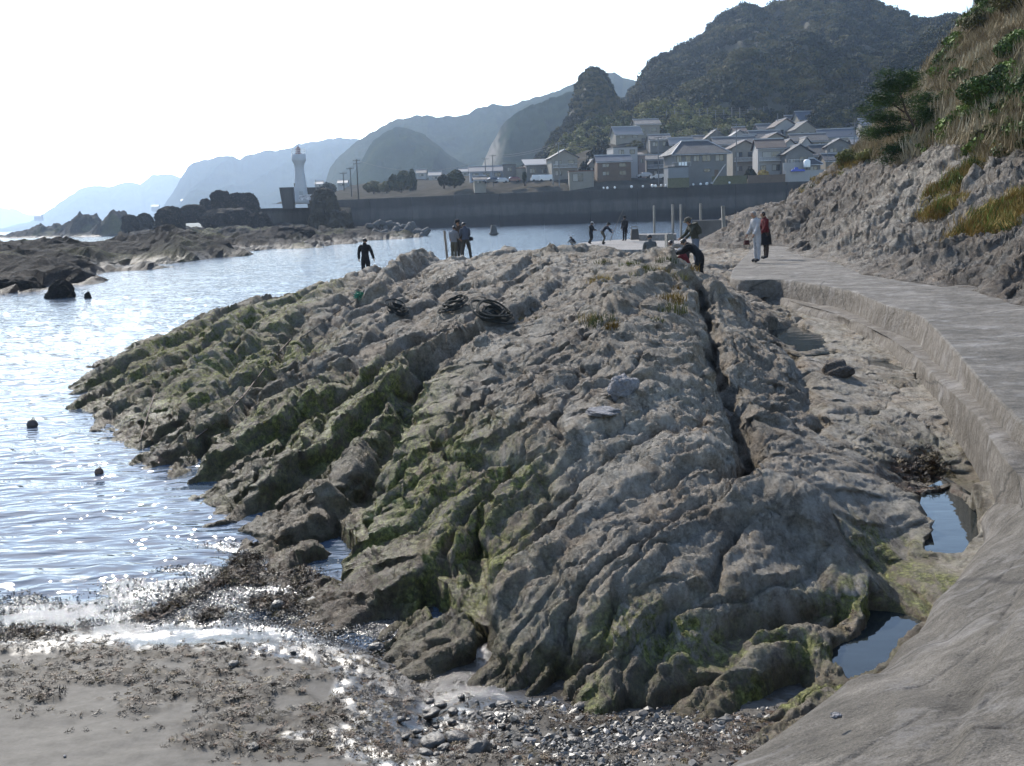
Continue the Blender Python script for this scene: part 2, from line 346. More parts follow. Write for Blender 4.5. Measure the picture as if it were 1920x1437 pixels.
def rock_detail(x, y, zb, amp=1.0):
    """beds striking away from the camera and dipping left, joints, nodular weathering"""
    wx = fbm(x*.35, y*.22, 3, 11)*1.0; wy = fbm(x*.35+9, y*.35, 3, 12)*.9
    s = x - 9.0*(1-np.exp(-(y-4)/6.5)) - .75*zb + wx; q = y+.25*x   # across and along the strike
    region = sstep(3.2, -1.5, x)                                   # bolder beds on the seaward side
    m1 = .35+.65*vn(x*.5+3, y*.22, 21); m2 = .3+.7*vn(x*.9, y*.4+4, 22)
    d = 0
    d = d + (saw(s/1.25, 31, .12)-.28)*m1*(.05+.33*region)
    s2 = s+fbm(x*1.2, y*.6, 3, 14)*.22
    d = d + (saw(s2/.45+.3, 32, .14)-.3)*m2*(.03+.07*region)
    s3 = s2+fbm(x*4, y*1.6, 3, 15)*.08
    d = d + (saw(s3/.16, 33, .2)-.3)*(.024+.022*region)*(.2+vn(x*2, y*1.1, 23))
    # joints that break the beds into blocks
    f1, f2, cid = worley(s2*.75+wy*.2, q*.30+wx*.2, 41); d = d+(cid-.5)*.17 - .07*(1-sstep(0, .05, f2-f1))
    f1, f2, cid = worley(s2*3.0, (q+wy*.3)*1.2, 42); j2 = vn(x*.8, y*.6, 24); d = d+((cid-.5)*.045 - .03*(1-sstep(0, .10, f2-f1)))*j2
    d = d - crease(s*.55+.3*fbm(x*.7, y*.5, 3, 27), q*.13, 58, 16)*.16 - crease(x*.22+fbm(x*.5, y*.4, 3, 28)*.3, y*.32+zb*.4, 59, 22)*.12
    # weathering: creases, pits and ribs
    d = d + fbm(s*.6, q*.3, 4, 51)*.08 + fbm(s2*2.6, q*1.1+zb*2, 6, 52, .68)*.04
    d = d - crease(s2*2.1, q*.75+zb*2, 55, 7)*.04 - crease(s3*4.6+2, q*1.9+zb*3, 56, 4)*.034*(.3+vn(x, y, 26)) - crease(s3*9, q*4.2+zb*5, 57, 3)*.026
    d = d + (ridged(s3*7, q*3.6+zb*6, 5, 53, .68)-.6)*.036
    f1, f2, cid = worley(s3*11, (q+zb*2)*5.5, 43); d = d + ((.45-f1)*.022+(cid-.5)*.014)
    d = d + (ridged(s3*21, q*12+zb*14, 3, 54, .65)-.6)*.038 - crease(s2*6.5+fbm(x*5, y*5, 2, 29)*.4, q*4.5+zb*7, 60, 5)*.045*vn(x*1.3+4, y*1.3, 30) - crease(x*14, q*10+zb*14, 61, 3)*.018
    return d*amp

na, nr = 1010, 860
X, Y = polar(-33, 42, na, 3.1, 72, nr)
Zb = rock_rbf(X, Y)
Rr = np.hypot(X, Y)
amp = 1.0*sstep(-.45, .2, Zb)*.85+.15
gully = sstep(1.0, 2.0, X-0.28*(Y-6)) * sstep(1.05, .78, Zb) * sstep(6.2, 7.6, Y)        # smoother ground by the walkway
amp = amp*(1-.66*gully)*(.74+.26*sstep(7.5, 12, Rr))
Z = Zb + rock_detail(X, Y, Zb)*amp
for pts, dep, w in cracks:
    xs = [p[0] for p in pts]; ys = [p[1] for p in pts]
    sel = (X > min(xs)-1.2) & (X < max(xs)+1.2) & (Y > min(ys)-1.5) & (Y < max(ys)+1.5)
    xx, yy = X[sel], Y[sel]
    wob = fbm(xx*2.3, yy*2.3, 3, 77)*.12
    dd = np.maximum(seg_dist(xx+wob, yy+wob, pts), 0); ww = w*(1+.6*fbm(xx*1.5, yy*1.5, 2, 78))
    Z[sel] -= dep*np.exp(-(dd/ww)**2)
ribs = [([(690, 545), (750, 515), (816, 484)], 1.3, .38, .34), ([(590, 560), (640, 540), (690, 522)], .95, .2, .3), ([(1140, 575), (1190, 550), (1245, 540)], 1.7, .16, .3), ([(1050, 478), (1110, 472), (1160, 478)], 1.85, .16, .5), ([(1240, 500), (1290, 500), (1330, 520)], 1.85, .22, .5),
 ([(890, 615), (960, 580), (1020, 560)], 1.45, .10, .25), ([(560, 770), (620, 740), (660, 715)], .5, .16, .2), ([(640, 880), (700, 820), (770, 770)], .55, .16, .22), ([(330, 720), (400, 680), (450, 650)], .45, .14, .3), ([(410, 620), (470, 600)], .7, .16, .4), ([(1240, 900), (1330, 885), (1420, 880)], .85, .08, .12), ([(1390, 930), (1450, 910), (1560, 950), (1640, 1010)], .8, .10, .18), ([(1180, 1250), (1300, 1200), (1400, 1165)], .38, .06, .10)]
for pts, z, hgt_, w in ribs:
    pts = [tuple(P(a, b, z)[:2]) for a, b in pts]; xs = [p[0] for p in pts]; ys = [p[1] for p in pts]
    sel = (X > min(xs)-2) & (X < max(xs)+2) & (Y > min(ys)-3) & (Y < max(ys)+3); xx, yy = X[sel], Y[sel]
    dd = seg_dist(xx+fbm(xx*2, yy*1.2, 3, 79)*.15, yy, pts); Z[sel] += hgt_*np.exp(-(dd/w)**4)*(.8+.5*vn(xx*3, yy*2, 80))
Z = np.where(Zb > .26, np.maximum(Z, .05+.12*vn(X*3, Y*3, 98)+.10*ridged(X*6, Y*4, 3, 99)), Z)
# keep rock under the walkway, its footing and the pools
WALK_POLY = walk_edge + [(7.0, 7.2), (9, 6.5), (30, 10), (30, 75), (13, 75)] + [tuple(P(a, b, WALK_Z)[:2]) for a, b in ((1440, 452), (1418, 462), (1395, 485), (1372, 508))]
inside = in_poly(X, Y, WALK_POLY); dw = seg_dist(X, Y, walk_edge)
Z = np.where(inside, np.minimum(Z, WALK_Z-.25), Z)
basins = [(.16, .16, ((1548, 1215), (1600, 1190), (1625, 1140), (1690, 1150), (1722, 1165), (1700, 1195), (1655, 1250), (1635, 1270), (1590, 1280), (1555, 1250))), (.24, .2, ((1718, 935), (1775, 915), (1830, 955), (1842, 1010), (1800, 1042), (1745, 1035), (1732, 985))),
 (.50, .05, ((1430, 622), (1490, 610), (1545, 628), (1560, 655), (1500, 662), (1460, 645))), (.47, .05, ((1615, 676), (1660, 678), (1705, 694), (1690, 703), (1640, 692))), (.47, .05, ((1715, 708), (1738, 712), (1732, 722), (1712, 718)))]
for bz, dp, poly in basins:
    poly = [tuple(P(a, b, bz)[:2]) for a, b in poly]; xs = [p[0] for p in poly]; ys = [p[1] for p in poly]
    sel = (X > min(xs)-.7) & (X < max(xs)+.7) & (Y > min(ys)-.9) & (Y < max(ys)+.9); xx, yy = X[sel], Y[sel]; zz = Z[sel]
    sd = seg_dist(xx, yy, poly+[poly[0]])*np.where(in_poly(xx, yy, poly), 1, -1)+fbm(xx*5, yy*5, 3, 95)*.04
    inn = sstep(0, .08, sd); out = sstep(-.35, -.05, sd)*(sd <= .02)
    zz = np.where(sd > 0, np.minimum(zz, bz+.015-(dp+.015)*inn+fbm(xx*8, yy*8, 3, 96)*.02), np.where(out > 0, np.maximum(zz, bz+.02+.03*vn(xx*9, yy*9, 97)-.3*(1-out)), zz)); Z[sel] = zz
# horizontal push for small overhangs
g = .06*sstep(4, 12, Rr)+.035
Xd = X + g*fbm(X*3+Z*5, Y*3, 3, 61)*1.3; Yd = Y + g*fbm(X*3+7, Y*3+Z*5, 3, 62)*1.3
# stains and growth (they have shapes of their own)
def spot(px, py, z, rx, ry): 
    c = P(px, py, z); return np.exp(-(((X-c[0])/rx)**2+((Y-c[1])/ry)**2))
alg = 0
for a in ((560, 560, .9, 1.0, 3), (450, 590, .8, 1.0, 3), (430, 640, .5, 1.2, 2.6), (350, 700, .45, .9, 2), (300, 640, .6, .7, 3), (500, 690, .5, .6, 1.6), (550, 660, .6, .8, 1.5), (560, 760, .5, .7, 1.1), (640, 770, .6, .8, 1.3), (700, 760, .7, .8, 1.3), (770, 790, .8, .35, .8),
          (830, 840, .85, .55, .8), (780, 900, .6, .5, .8), (850, 850, .85, .4, .6), (960, 860, .95, .3, .4), (620, 820, .4, .5, .8), (360, 760, .3, .6, 1.0), (900, 960, .75, .4, .5), (850, 1010, .5, .4, .4), (750, 940, .5, .5, .7)):
    alg = alg+spot(*a)
for a in ((1200, 1110, .6, .22, .12), (1260, 1125, .6, .3, .1), (1340, 1125, .55, .3, .09), (1420, 1120, .55, .25, .09), (1690, 1060, .2, .3, .25), (1720, 1080, .3, .2, .25), (1740, 1120, .3, .12, .2), (1480, 1190, .55, .22, .12), (1540, 1170, .4, .2, .1), (1450, 1290, .2, .14, .1), (1510, 1290, .25, .2, .1), (1690, 1030, .2, .25, .12), (1600, 1120, .3, .3, .12), (1110, 1300, .15, .05, .1), (1130, 1340, .1, .1, .2)):
    alg = alg+1.3*spot(*a)
alg = alg+.12*sstep(.0, .5, fbm(X*.6, Y*.5, 3, 91))*sstep(1.0, .5, Z)*sstep(1.5, -.5, X)+.15*sstep(.75, .3, Z)
alg = alg*(.55+.9*sstep(.25, .7, vn(X*2.2, Y*1.5, 92)))
dzu = np.gradient(Z, axis=1)/np.maximum(np.gradient(Rr, axis=1), 1e-4)
wet = np.clip(sstep(.36, .12, Z+fbm(X*1.3, Y*1.3, 3, 93)*.12)+.8*spot(560, 860, .3, 2.2, 2.6)+.5*spot(1650, 1110, .2, .6, .5)+.45*sstep(.15, .6, fbm(X*.5+4, Y*.4, 3, 94))*sstep(.6, .3, Z), 0, 1)
weed = np.clip(spot(1730, 880, .48, .5, .5)+.7*spot(560, 1050, .1, .6, .5)+.8*spot(650, 1110, .12, .6, .5)+.5*spot(260, 790, .2, .5, .5), 0, 1)
pale = np.clip(.8*spot(1500, 960, 1.05, 1.0, .8)+.7*spot(1150, 760, 1.3, .8, 1.5)+.7*spot(960, 640, 1.35, .6, 1.5)+.6*spot(1100, 490, 1.9, 1.6, 3)+.8*gully+.8*spot(880, 490, 1.6, 1.5, 5)+.6*spot(700, 535, .8, 1, 3)+.35*sstep(.6, 1.1, Z), 0, 1)
rock_shore = mesh_np('rock_shore', np.stack([Xd, Yd, Z], -1).reshape(-1, 3), grid_faces(na, nr)[:, ::-1], ROCK, attrs=dict(algae=np.clip(alg, 0, 1), wet=wet, pale=pale, weed=weed))
tag(rock_shore, 'rugged grey rock shore with tilted beds, green algae and deep cracks', kind='structure')
def rock_z(x, y):
    """height of the rock surface near a world point"""
    az = math.degrees(math.atan2(x, y)); r = math.hypot(x, y)
    i = int(round((az+33)/75*(na-1))); j = int(round(math.log(r/3.1)/math.log(72/3.1)*(nr-1)))
    i = min(max(i, 1), na-2); j = min(max(j, 1), nr-2); return float(Z[i-1:i+2, j-1:j+2].mean())
def on_rock(px, py, z0=1.0):
    """where the view ray through a photo pixel meets the rock"""
    d = ray(px, py)
    for t in np.exp(np.linspace(math.log(3.5), math.log(60), 900)):
        p = CAM+d*t
        if p[2] <= rock_z(p[0], p[1]): return V(p)
    return V(P(px, py, z0))
print('rock', time.time()-T0)

# ------------------------------------------------------------------ beach
def sand_material():
    t = NT('wet_sand'); p = t.pos()
    n1 = t.noise(p, 1.6, 6, .6, .3); wet = t.attr('wet')
    wetn = t.ramp(t.math('ADD', wet, t.math('MULTIPLY', t.math('SUBTRACT', n1, .5), .9)), [(.38, 0.0), (.58, 1.0)])
    n2 = t.noise(p, 12, 6, .7)
    dry = t.ramp(n2, [(.3, (.08, .072, .06)), (.7, (.135, .122, .105))])
    col = t.mix(wetn, dry, (.06, .054, .048))
    dirt = t.math('MULTIPLY', t.attr('dirt'), t.ramp(t.noise(p, 14, 8, .8), [(.30, 0.0), (.44, 1.0)]), True)
    col = t.mix(dirt, col, t.ramp(t.noise(p, 50, 4), [(.35, (.018, .015, .011)), (.7, (.065, .05, .034))]))
    rough = t.mix(wetn, .72, .13); rough = t.mix(t.math('MULTIPLY', dirt, .6), rough, .6)
    h = t.math('ADD', t.noise(p, 9, 4, .5), t.math('MULTIPLY', t.noise(p, 120, 3, .6), .12))
    nor = t.bump(h, .012, .7); nor = t.bump(t.noise(p, 55, 4, .75), .012, t.math('ADD', .12, t.math('MULTIPLY', t.attr('spark'), .8)), nor)
    return t.fin(col, rough, nor, t.mix(wetn, .15, .6))
SAND = sand_material()
beach_ctl = ctl((-200, 1437, .42), (0, 1437, .34), (300, 1437, .3), (600, 1437, .24), (900, 1437, .24), (1200, 1437, .3), (1350, 1437, .3), (0, 1300, .2), (300, 1300, .2), (600, 1300, .14), (750, 1300, .07), (900, 1350, .12), (1100, 1380, .17), (1300, 1380, .18),
 (0, 1200, .07), (200, 1190, .07), (400, 1170, .06), (550, 1170, .045), (700, 1200, .04), (850, 1260, .05), (1000, 1300, .08), (0, 1120, -.02), (250, 1090, -.01), (450, 1050, -.01), (520, 1000, -.03), (0, 1000, -.14), (250, 950, -.16), (450, 960, -.1), (0, 850, -.35), (200, 830, -.35), (0, 700, -.7), (-300, 1200, .1), (-300, 1000, -.1), (-600, 1437, .4), (1500, 1437, .22), (1450, 1350, .15), (1300, 1330, .1))
beach_rbf = RBF(beach_ctl+[(0, 2.0, .6), (-4, 2.0, .6), (3, 2, .6), (-8, 4, .4), (2, 4.0, .3), (3, 6, 0), (-12, 12, -.5), (-6, 16, -.8)])
nb, mb = 560, 420
BX, BY = polar(-58, 32, nb, 2.6, 24, mb); BZ0 = beach_rbf(BX, BY)
chan = seg_dist(BX, BY, [tuple(P(a, b, .06)[:2]) for a, b in ((480, 1140), (620, 1165), (760, 1215), (800, 1290), (790, 1400), (800, 1437))])
dirt = np.zeros(BX.shape)
def bspot(px, py, rx, ry, z=.15, rot=0.0):
    c = P(px, py, z); return np.exp(-(((BX-c[0])/rx)**2+((BY-c[1])/ry)**2))
for a in ((150, 1260, .75, .35), (300, 1280, .8, .35), (60, 1230, .6, .4), (420, 1230, .6, .3), (420, 1290, .4, .2), (200, 1330, .5, .2), (330, 1340, .3, .12), (650, 1280, .4, .35), (640, 1350, .35, .3), (550, 1390, .5, .2), (450, 1420, .35, .15), (500, 1360, .3, .1), (720, 1240, .3, .2), (600, 1230, .35, .2), (700, 1330, .25, .2), (900, 1360, .4, .25), (1000, 1400, .7, .3), (1150, 1400, .8, .3), (860, 1420, .3, .2), (1280, 1400, .6, .3)):
    dirt = dirt+bspot(*a)
dirt = np.clip(dirt*1.7, 0, 1)*sstep(-.2, .2, fbm(BX*3, BY*4, 5, 201, .65)+.2)
BZ = BZ0 - .05*np.exp(-(chan/.16)**2) + fbm(BX*1.4, BY*2.2, 4, 202)*.035 + fbm(BX*7, BY*9, 3, 203)*.006 + dirt*(ridged(BX*12, BY*14, 3, 204)-.35)*.035 + dirt*.01
bwet = np.clip(.8*sstep(.16, .06, BZ0)+.8*np.exp(-(chan/.35)**2)+.7*bspot(820, 1180+100, .6, .5)+.5*bspot(740, 1400, .5, .3)+.8*bspot(560, 1400, .18, .08)+.35*bspot(850, 1400, .5, .4)-.5*bspot(80, 1400, 1.0, .35)-.4*bspot(560, 1270, .25, .2), 0, 1)
beach = mesh_np('beach', np.stack([BX, BY, BZ], -1).reshape(-1, 3), grid_faces(nb, mb)[:, ::-1], SAND, attrs=dict(wet=bwet, dirt=dirt, spark=np.clip(sstep(.10, .04, BZ0)*sstep(-.08, -.01, BZ0)*(.4+sstep(-.2, .3, fbm(BX*2, BY*2, 3, 207)))+.9*bspot(1050, 1370, .7, .25), 0, 1)))
tag(beach, 'grey wet sand cove with shining film of water below the rock', kind='structure')
def beach_z(x, y): return float(beach_rbf(np.array([x]), np.array([y]))[0])

# ------------------------------------------------------------------ sea
def water_material(name, deep=(.085, .108, .14), rough=.02, near=1.0, b1=.05):
    t = NT(name); p = t.pos(); pr = t.pos((.55, 1.35, 1))
    h1 = t.noise(pr, 2.0, 1.5, .5, .3); h2 = t.noise(pr, 5.5, 1.2, .5, .3); h3 = t.noise(pr, .5, 3, .5)
    h = t.math('ADD', t.math('MULTIPLY', h1, .55), t.math('ADD', t.math('MULTIPLY', h2, .36), t.math('MULTIPLY', h3, .9)))
    nor = t.bump(h, b1, near)
    t.b.inputs['IOR'].default_value = 1.333
    return t.fin(deep, rough, nor, .5)
WATER = water_material('sea_water', deep=(.065, .088, .12), b1=.085, rough=.03)
sx, sy = polar(-62, 60, 620, 6.0, 16000, 640)
SR = np.hypot(sx, sy)
fade = np.clip(26.0/SR, 0, 1)
sz = (.011*np.sin(sx*5.2+sy*9.5+fbm(sx*.8, sy*.8, 3, 301)*5)*sstep(0, 1, vn(sx*.6, sy*.6, 302)+.25)+fbm(sx*2.2, sy*3.6, 3, 303)*.018)*fade**1.2 + fbm(sx*.3, sy*.5, 3, 304)*.03*np.clip(60/SR, 0, 1)
sea = mesh_np('sea', np.stack([sx, sy, sz], -1).reshape(-1, 3), grid_faces(620, 640)[:, ::-1], WATER)
tag(sea, 'calm rippled sea glittering under a low sun', kind='structure')
seabed = mesh_np('seabed', [(-16000, -40, -2.0), (16000, -40, -2.0), (16000, 16500, -2.0), (-16000, 16500, -2.0)], [(0, 1, 2, 3)], mat('seabed_mud', (.05, .05, .045), .9, space='world'))
tag(seabed, 'dark bed under the sea', kind='structure')
POOL = water_material('pool_water', (.018, .022, .022), .03, .25, .02)
def pool(pts, z, label):
    c = np.array([P(a, b, z)[:2] for a, b in pts]); m = c.mean(0); n = len(c)
    vs_ = [(*m, z)]+[(x, y, z) for x, y in c]
    o = mesh_np('pool_water', vs_, [(0, 1+i, 1+(i+1) % n) for i in range(n)], POOL); tag(o, label, kind='structure')
pool([(1530, 1200), (1590, 1170), (1615, 1120), (1700, 1130), (1760, 1160), (1730, 1220), (1680, 1280), (1600, 1310), (1530, 1270)], .16, 'dark still pool between the low front rock and the concrete slab')
pool([(1705, 930), (1775, 895), (1850, 945), (1870, 1010), (1810, 1060), (1730, 1045), (1718, 985)], .24, 'blue tide pool at the foot of the concrete path')
pool([(1420, 620), (1490, 600), (1560, 625), (1580, 660), (1500, 670), (1450, 650)], .50, 'shallow greenish puddle in the gully near the far bend')
pool([(1600, 674), (1660, 672), (1720, 692), (1700, 708), (1635, 698)], .47, 'long olive puddle in the pale gully floor')
pool([(1705, 704), (1745, 708), (1740, 727), (1705, 722)], .47, 'smallest olive puddle by the footing ledge')
print('beach sea', time.time()-T0)

# ------------------------------------------------------------------ concrete walkway
def concrete_material(name, c0, c1, c2, sc=1.0, wet=0.0):
    t = NT(name); p = t.pos(); ps = t.pos((.35, 1.3, 1))
    n = t.math('ADD', t.math('MULTIPLY', t.noise(t.pos((.8, 1.2, 1)), 1.1*sc, 8, .70, .15), .6), t.math('MULTIPLY', t.noise(p, 5*sc, 7, .72, .1), .4))
    col = t.ramp(n, [(.36, c0), (.5, c1), (.62, c2)])
    col = t.mix(.9, col, t.ramp(t.noise(p, 85, 3, .75), [(.32, .55), (.5, 1.0), (.68, 1.5)]), 'MULTIPLY')
    col = t.mix(t.ramp(t.noise(p, 1.1, 7, .8), [(.56, 0.0), (.62, .5)]), col, c2)
    col = t.mix(t.ramp(t.voro(p, 24), [(.06, .7), (.11, 0.0)]), col, (.05, .044, .036))
    st = t.ramp(t.noise(p, 1.7, 8, .74, .25), [(.52, 0.0), (.66, .6)]); col = t.mix(st, col, (.32, .30, .28))
    cr = t.ramp(t.voro(t.mix(.12, t.pos((.45, .8, .5)), t.node('ShaderNodeTexNoise').outputs[1]), .7, 'DISTANCE_TO_EDGE'), [(.0, .8), (.010, .0)])
    col = t.mix(cr, col, (.05, .045, .04))
    h = t.math('ADD', t.noise(p, 6, 7, .65), t.math('MULTIPLY', t.noise(p, 60, 4, .7), .3))
    return t.fin(col, .85, t.bump(t.noise(p, 3.0, 9, .74, .1), .09, .9, t.bump(h, .05, .9)), .3)
CONC = concrete_material('walkway_concrete', (.075, .066, .054), (.135, .12, .10), (.23, .207, .178))
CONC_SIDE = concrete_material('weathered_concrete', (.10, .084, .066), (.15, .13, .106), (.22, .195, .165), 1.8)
LEDGEC = concrete_material('ledge_concrete', (.10, .086, .068), (.155, .135, .11), (.22, .195, .165), 1.8)
def slab_from(edge, inner, z_top, z_bot, name, m, label, nz=6, jitter=.02, seed=1, top_noise=.012, ez=None):
    """solid slab: 'edge' is the seaward side; 'inner' the landward polyline of equal length"""
    def resample(pl, n):
        pl = np.array(pl); L = np.r_[0, np.cumsum(np.hypot(*np.diff(pl, axis=0).T))]; t = np.linspace(0, L[-1], n)
        return np.stack([np.interp(t, L, pl[:, 0]), np.interp(t, L, pl[:, 1])], -1)
    n = 260; e = resample(edge, n); q = resample(inner, n); rows = []
    k = np.ones(9)/9
    if ez is not None:
        el = np.array(edge); L0 = np.r_[0, np.cumsum(np.hypot(*np.diff(el, axis=0).T))]; z_top = np.interp(np.linspace(0, L0[-1], n), L0, ez)
    else: z_top = np.full(n, z_top)
    for a in (0, 1): e[4:-4, a] = np.convolve(e[:, a], k, 'valid')
    nrm = e-q; nrm /= np.linalg.norm(nrm, axis=1)[:, None]
    for i in range(nz):                                            # face, bottom to top
        f = i/(nz-1); z = z_bot+(z_top-z_bot)*f; off = .10*(1-f)+fbm(np.arange(n)*.07, z*4.0, 4, seed)*jitter*2
        rows.append(np.column_stack([e+nrm*off[:, None], z-(.02 if i == nz-1 else 0)]))
    for i in range(60):                                            # top
        f = ((i+.25)/59.)**1.5 if i else .002; f = min(f, 1); pt = e*(1-f)+q*f; z = z_top+fbm(pt[:, 0]*.8, pt[:, 1]*.8, 4, seed+3)*top_noise*2*min(1, .2+f*8)
        rows.append(np.column_stack([pt, z]))
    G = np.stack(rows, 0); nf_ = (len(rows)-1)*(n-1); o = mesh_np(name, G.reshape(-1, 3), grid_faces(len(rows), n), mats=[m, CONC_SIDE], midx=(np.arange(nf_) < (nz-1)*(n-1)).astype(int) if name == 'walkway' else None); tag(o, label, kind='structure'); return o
inner = [(14, 66), (14, 58), (14, 50), (15, 42), (16, 36), (17, 32), (17, 26), (17, 20), (16, 16), (15, 12), (13, 9)]
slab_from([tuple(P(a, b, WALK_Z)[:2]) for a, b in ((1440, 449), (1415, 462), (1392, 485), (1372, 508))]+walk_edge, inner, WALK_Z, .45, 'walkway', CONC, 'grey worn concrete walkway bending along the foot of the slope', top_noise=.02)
slab_from(ledge_edge, [tuple(np.array(p)+np.array((.45, .35))) for p in walk_edge[:-1]], .70, .42, 'footing', LEDGEC, 'low weathered concrete footing ledge below the walkway edge', jitter=.05, seed=9, top_noise=.02, ez=_lz)
# near apron: sloping slab at the viewer's feet
ap_edge = [P(a, b, z) for a, b, z in ((1905, 850, .72), (1935, 905, .62), (1870, 925, .5), (1840, 975, .42), (1850, 1010, .42), (1790, 1095, .42), (1752, 1130, .42), (1728, 1185, .4), (1690, 1210, .38), (1665, 1250, .36), (1640, 1272, .35), (1590, 1278, .36), (1560, 1305, .38), (1470, 1372, .42), (1370, 1437, .45), (1200, 1560, .5))]
ap_in = [P(a, b, z) for a, b, z in ((2010, 850, 1.12), (2080, 900, 1.14), (2150, 960, 1.15), (2150, 1000, 1.15), (2150, 1060, 1.18), (2150, 1120, 1.2), (2150, 1200, 1.22), (2150, 1300, 1.25), (2150, 1400, 1.28), (2150, 1500, 1.3), (2150, 1560, 1.3), (2150, 1600, 1.3), (2150, 1700, 1.3), (2150, 1850, 1.3), (2100, 2000, 1.3), (2000, 2200, 1.3))]
def resamp3(pl, n):
    pl = np.array(pl); L = np.r_[0, np.cumsum(np.linalg.norm(np.diff(pl, axis=0), axis=1))]; t = np.linspace(0, L[-1], n); return np.stack([np.interp(t, L, pl[:, k]) for k in range(3)], -1)
ap_cracks = [([tuple(P(a, b, z)[:2]) for a, b in pl], dp, wd) for pl, z, dp, wd in (([(1745, 1365), (1840, 1385), (1935, 1405)], 1.0, .03, .012), ([(1690, 1445), (1735, 1365), (1800, 1330), (1930, 1275)], 1.0, .035, .025), ([(1925, 1060), (1890, 1110), (1850, 1190), (1780, 1290)], .9, .022, .012), ([(1540, 1445), (1640, 1400), (1735, 1368)], .8, .022, .014), ([(1620, 1290), (1700, 1300), (1790, 1285), (1860, 1240)], .7, .02, .014), ([(1800, 1100), (1850, 1080), (1925, 1020)], .8, .018, .012))]
ne, ni = 520, 300
E = resamp3(ap_edge, ne); I = np.stack([np.interp(np.linspace(0, 1, ne), np.linspace(0, 1, len(ap_in)), np.array(ap_in)[:, k]) for k in range(3)], -1)
for a in range(3): E[3:-3, a] = np.convolve(E[:, a], np.ones(7)/7, 'valid')
rows = []
for i in range(6):
    f = i/5; w = E.copy(); w[:, 2] = -.15+(E[:, 2]-.02+.15)*f; w[:, 0] -= .05*(1-f)+.03*fbm(np.arange(ne)*.09, np.full(ne, f*3), 3, 5); rows.append(w)
for i in range(ni):
    f = (i+.3)/(ni-.7); pt = E*(1-f)+I*f; pt[:, 2] = E[:, 2]*(1-f**.8)+I[:, 2]*f**.8
    c = P(1800, 1400, .9); step = sstep(.0, .07, (pt[:, 0]-c[0])*.9-(pt[:, 1]-c[1])*.55+.12*fbm(pt[:, 0]*1.2, pt[:, 1]*1.2, 3, 12))*.035
    pt[:, 2] += (fbm(pt[:, 0]*1.6, pt[:, 1]*2.0, 5, 13)*.04+ridged(pt[:, 0]*3.5+pt[:, 1], pt[:, 1]*3, 5, 14)*.025*(1-f)**2-.01+fbm(pt[:, 0]*9, pt[:, 1]*9, 4, 15)*.006)*min(1, f*12)+step
    for pl, dp, wd in ap_cracks: pt[:, 2] -= .45*dp*np.exp(-(seg_dist(pt[:, 0]+fbm(pt[:, 0]*6, pt[:, 1]*6, 3, 16)*.03, pt[:, 1], pl)/wd)**2)*(.4+.8*vn(pt[:, 0]*5, pt[:, 1]*5, 18))
    rows.append(pt)
apron = mesh_np('pavement', np.stack(rows, 0).reshape(-1, 3), grid_faces(len(rows), ne), CONC); tag(apron, 'rough trowelled concrete slab sloping into the pools at the lower right', kind='structure')
print('walk', time.time()-T0)
# ================================================================== FAR LAND
def horizon_ctl(rows, d): 
    return [Q(a, b, d) for a, b in rows]
def leaf_material(name, lo, mid, hi, scale=.12, rough=.75, trans=.0):
    t = NT(name); p = t.pos(); n = t.noise(p, scale, 4, .6); r = t.node('ShaderNodeObjectInfo').outputs['Random']
    f = t.math('ADD', t.math('MULTIPLY', n, .75), t.math('MULTIPLY', t.noise(p, scale*14, 3, .6), .25))
    f = t.math('ADD', f, t.math('MULTIPLY', t.math('SUBTRACT', r, .5), .22))
    return t.fin(t.ramp(f, [(.38, lo), (.5, mid), (.62, hi)]), rough, None, .08)
LEAF_DARK = leaf_material('forest_leaves', (.009, .015, .007), (.018, .026, .010), (.10, .088, .03), .03)
LEAF_FAR = leaf_material('far_forest', (.012, .02, .010), (.02, .03, .014), (.036, .042, .02), .01)
_lf = LEAF_FAR.node_tree; _mx = _lf.nodes.new('ShaderNodeMix'); _mx.data_type = 'RGBA'; _at = _lf.nodes.new('ShaderNodeAttribute'); _at.attribute_name = 'scar'; _bs = _lf.nodes['Principled BSDF']; _lf.links.new(_at.outputs['Fac'], _mx.inputs[0]); _lf.links.new(_bs.inputs[0].links[0].from_socket, _mx.inputs[6]); _mx.inputs[7].default_value = (.22, .20, .17, 1); _lf.links.new(_mx.outputs[2], _bs.inputs[0])
LEAF_FAR.node_tree.nodes['Principled BSDF'].inputs['Specular IOR Level'].default_value = 0.0; LEAF_FAR.node_tree.nodes['Principled BSDF'].inputs['Roughness'].default_value = 1.0
SOIL = mat('hill_soil', (.06, .055, .035), .95, .3, .2, space='world')

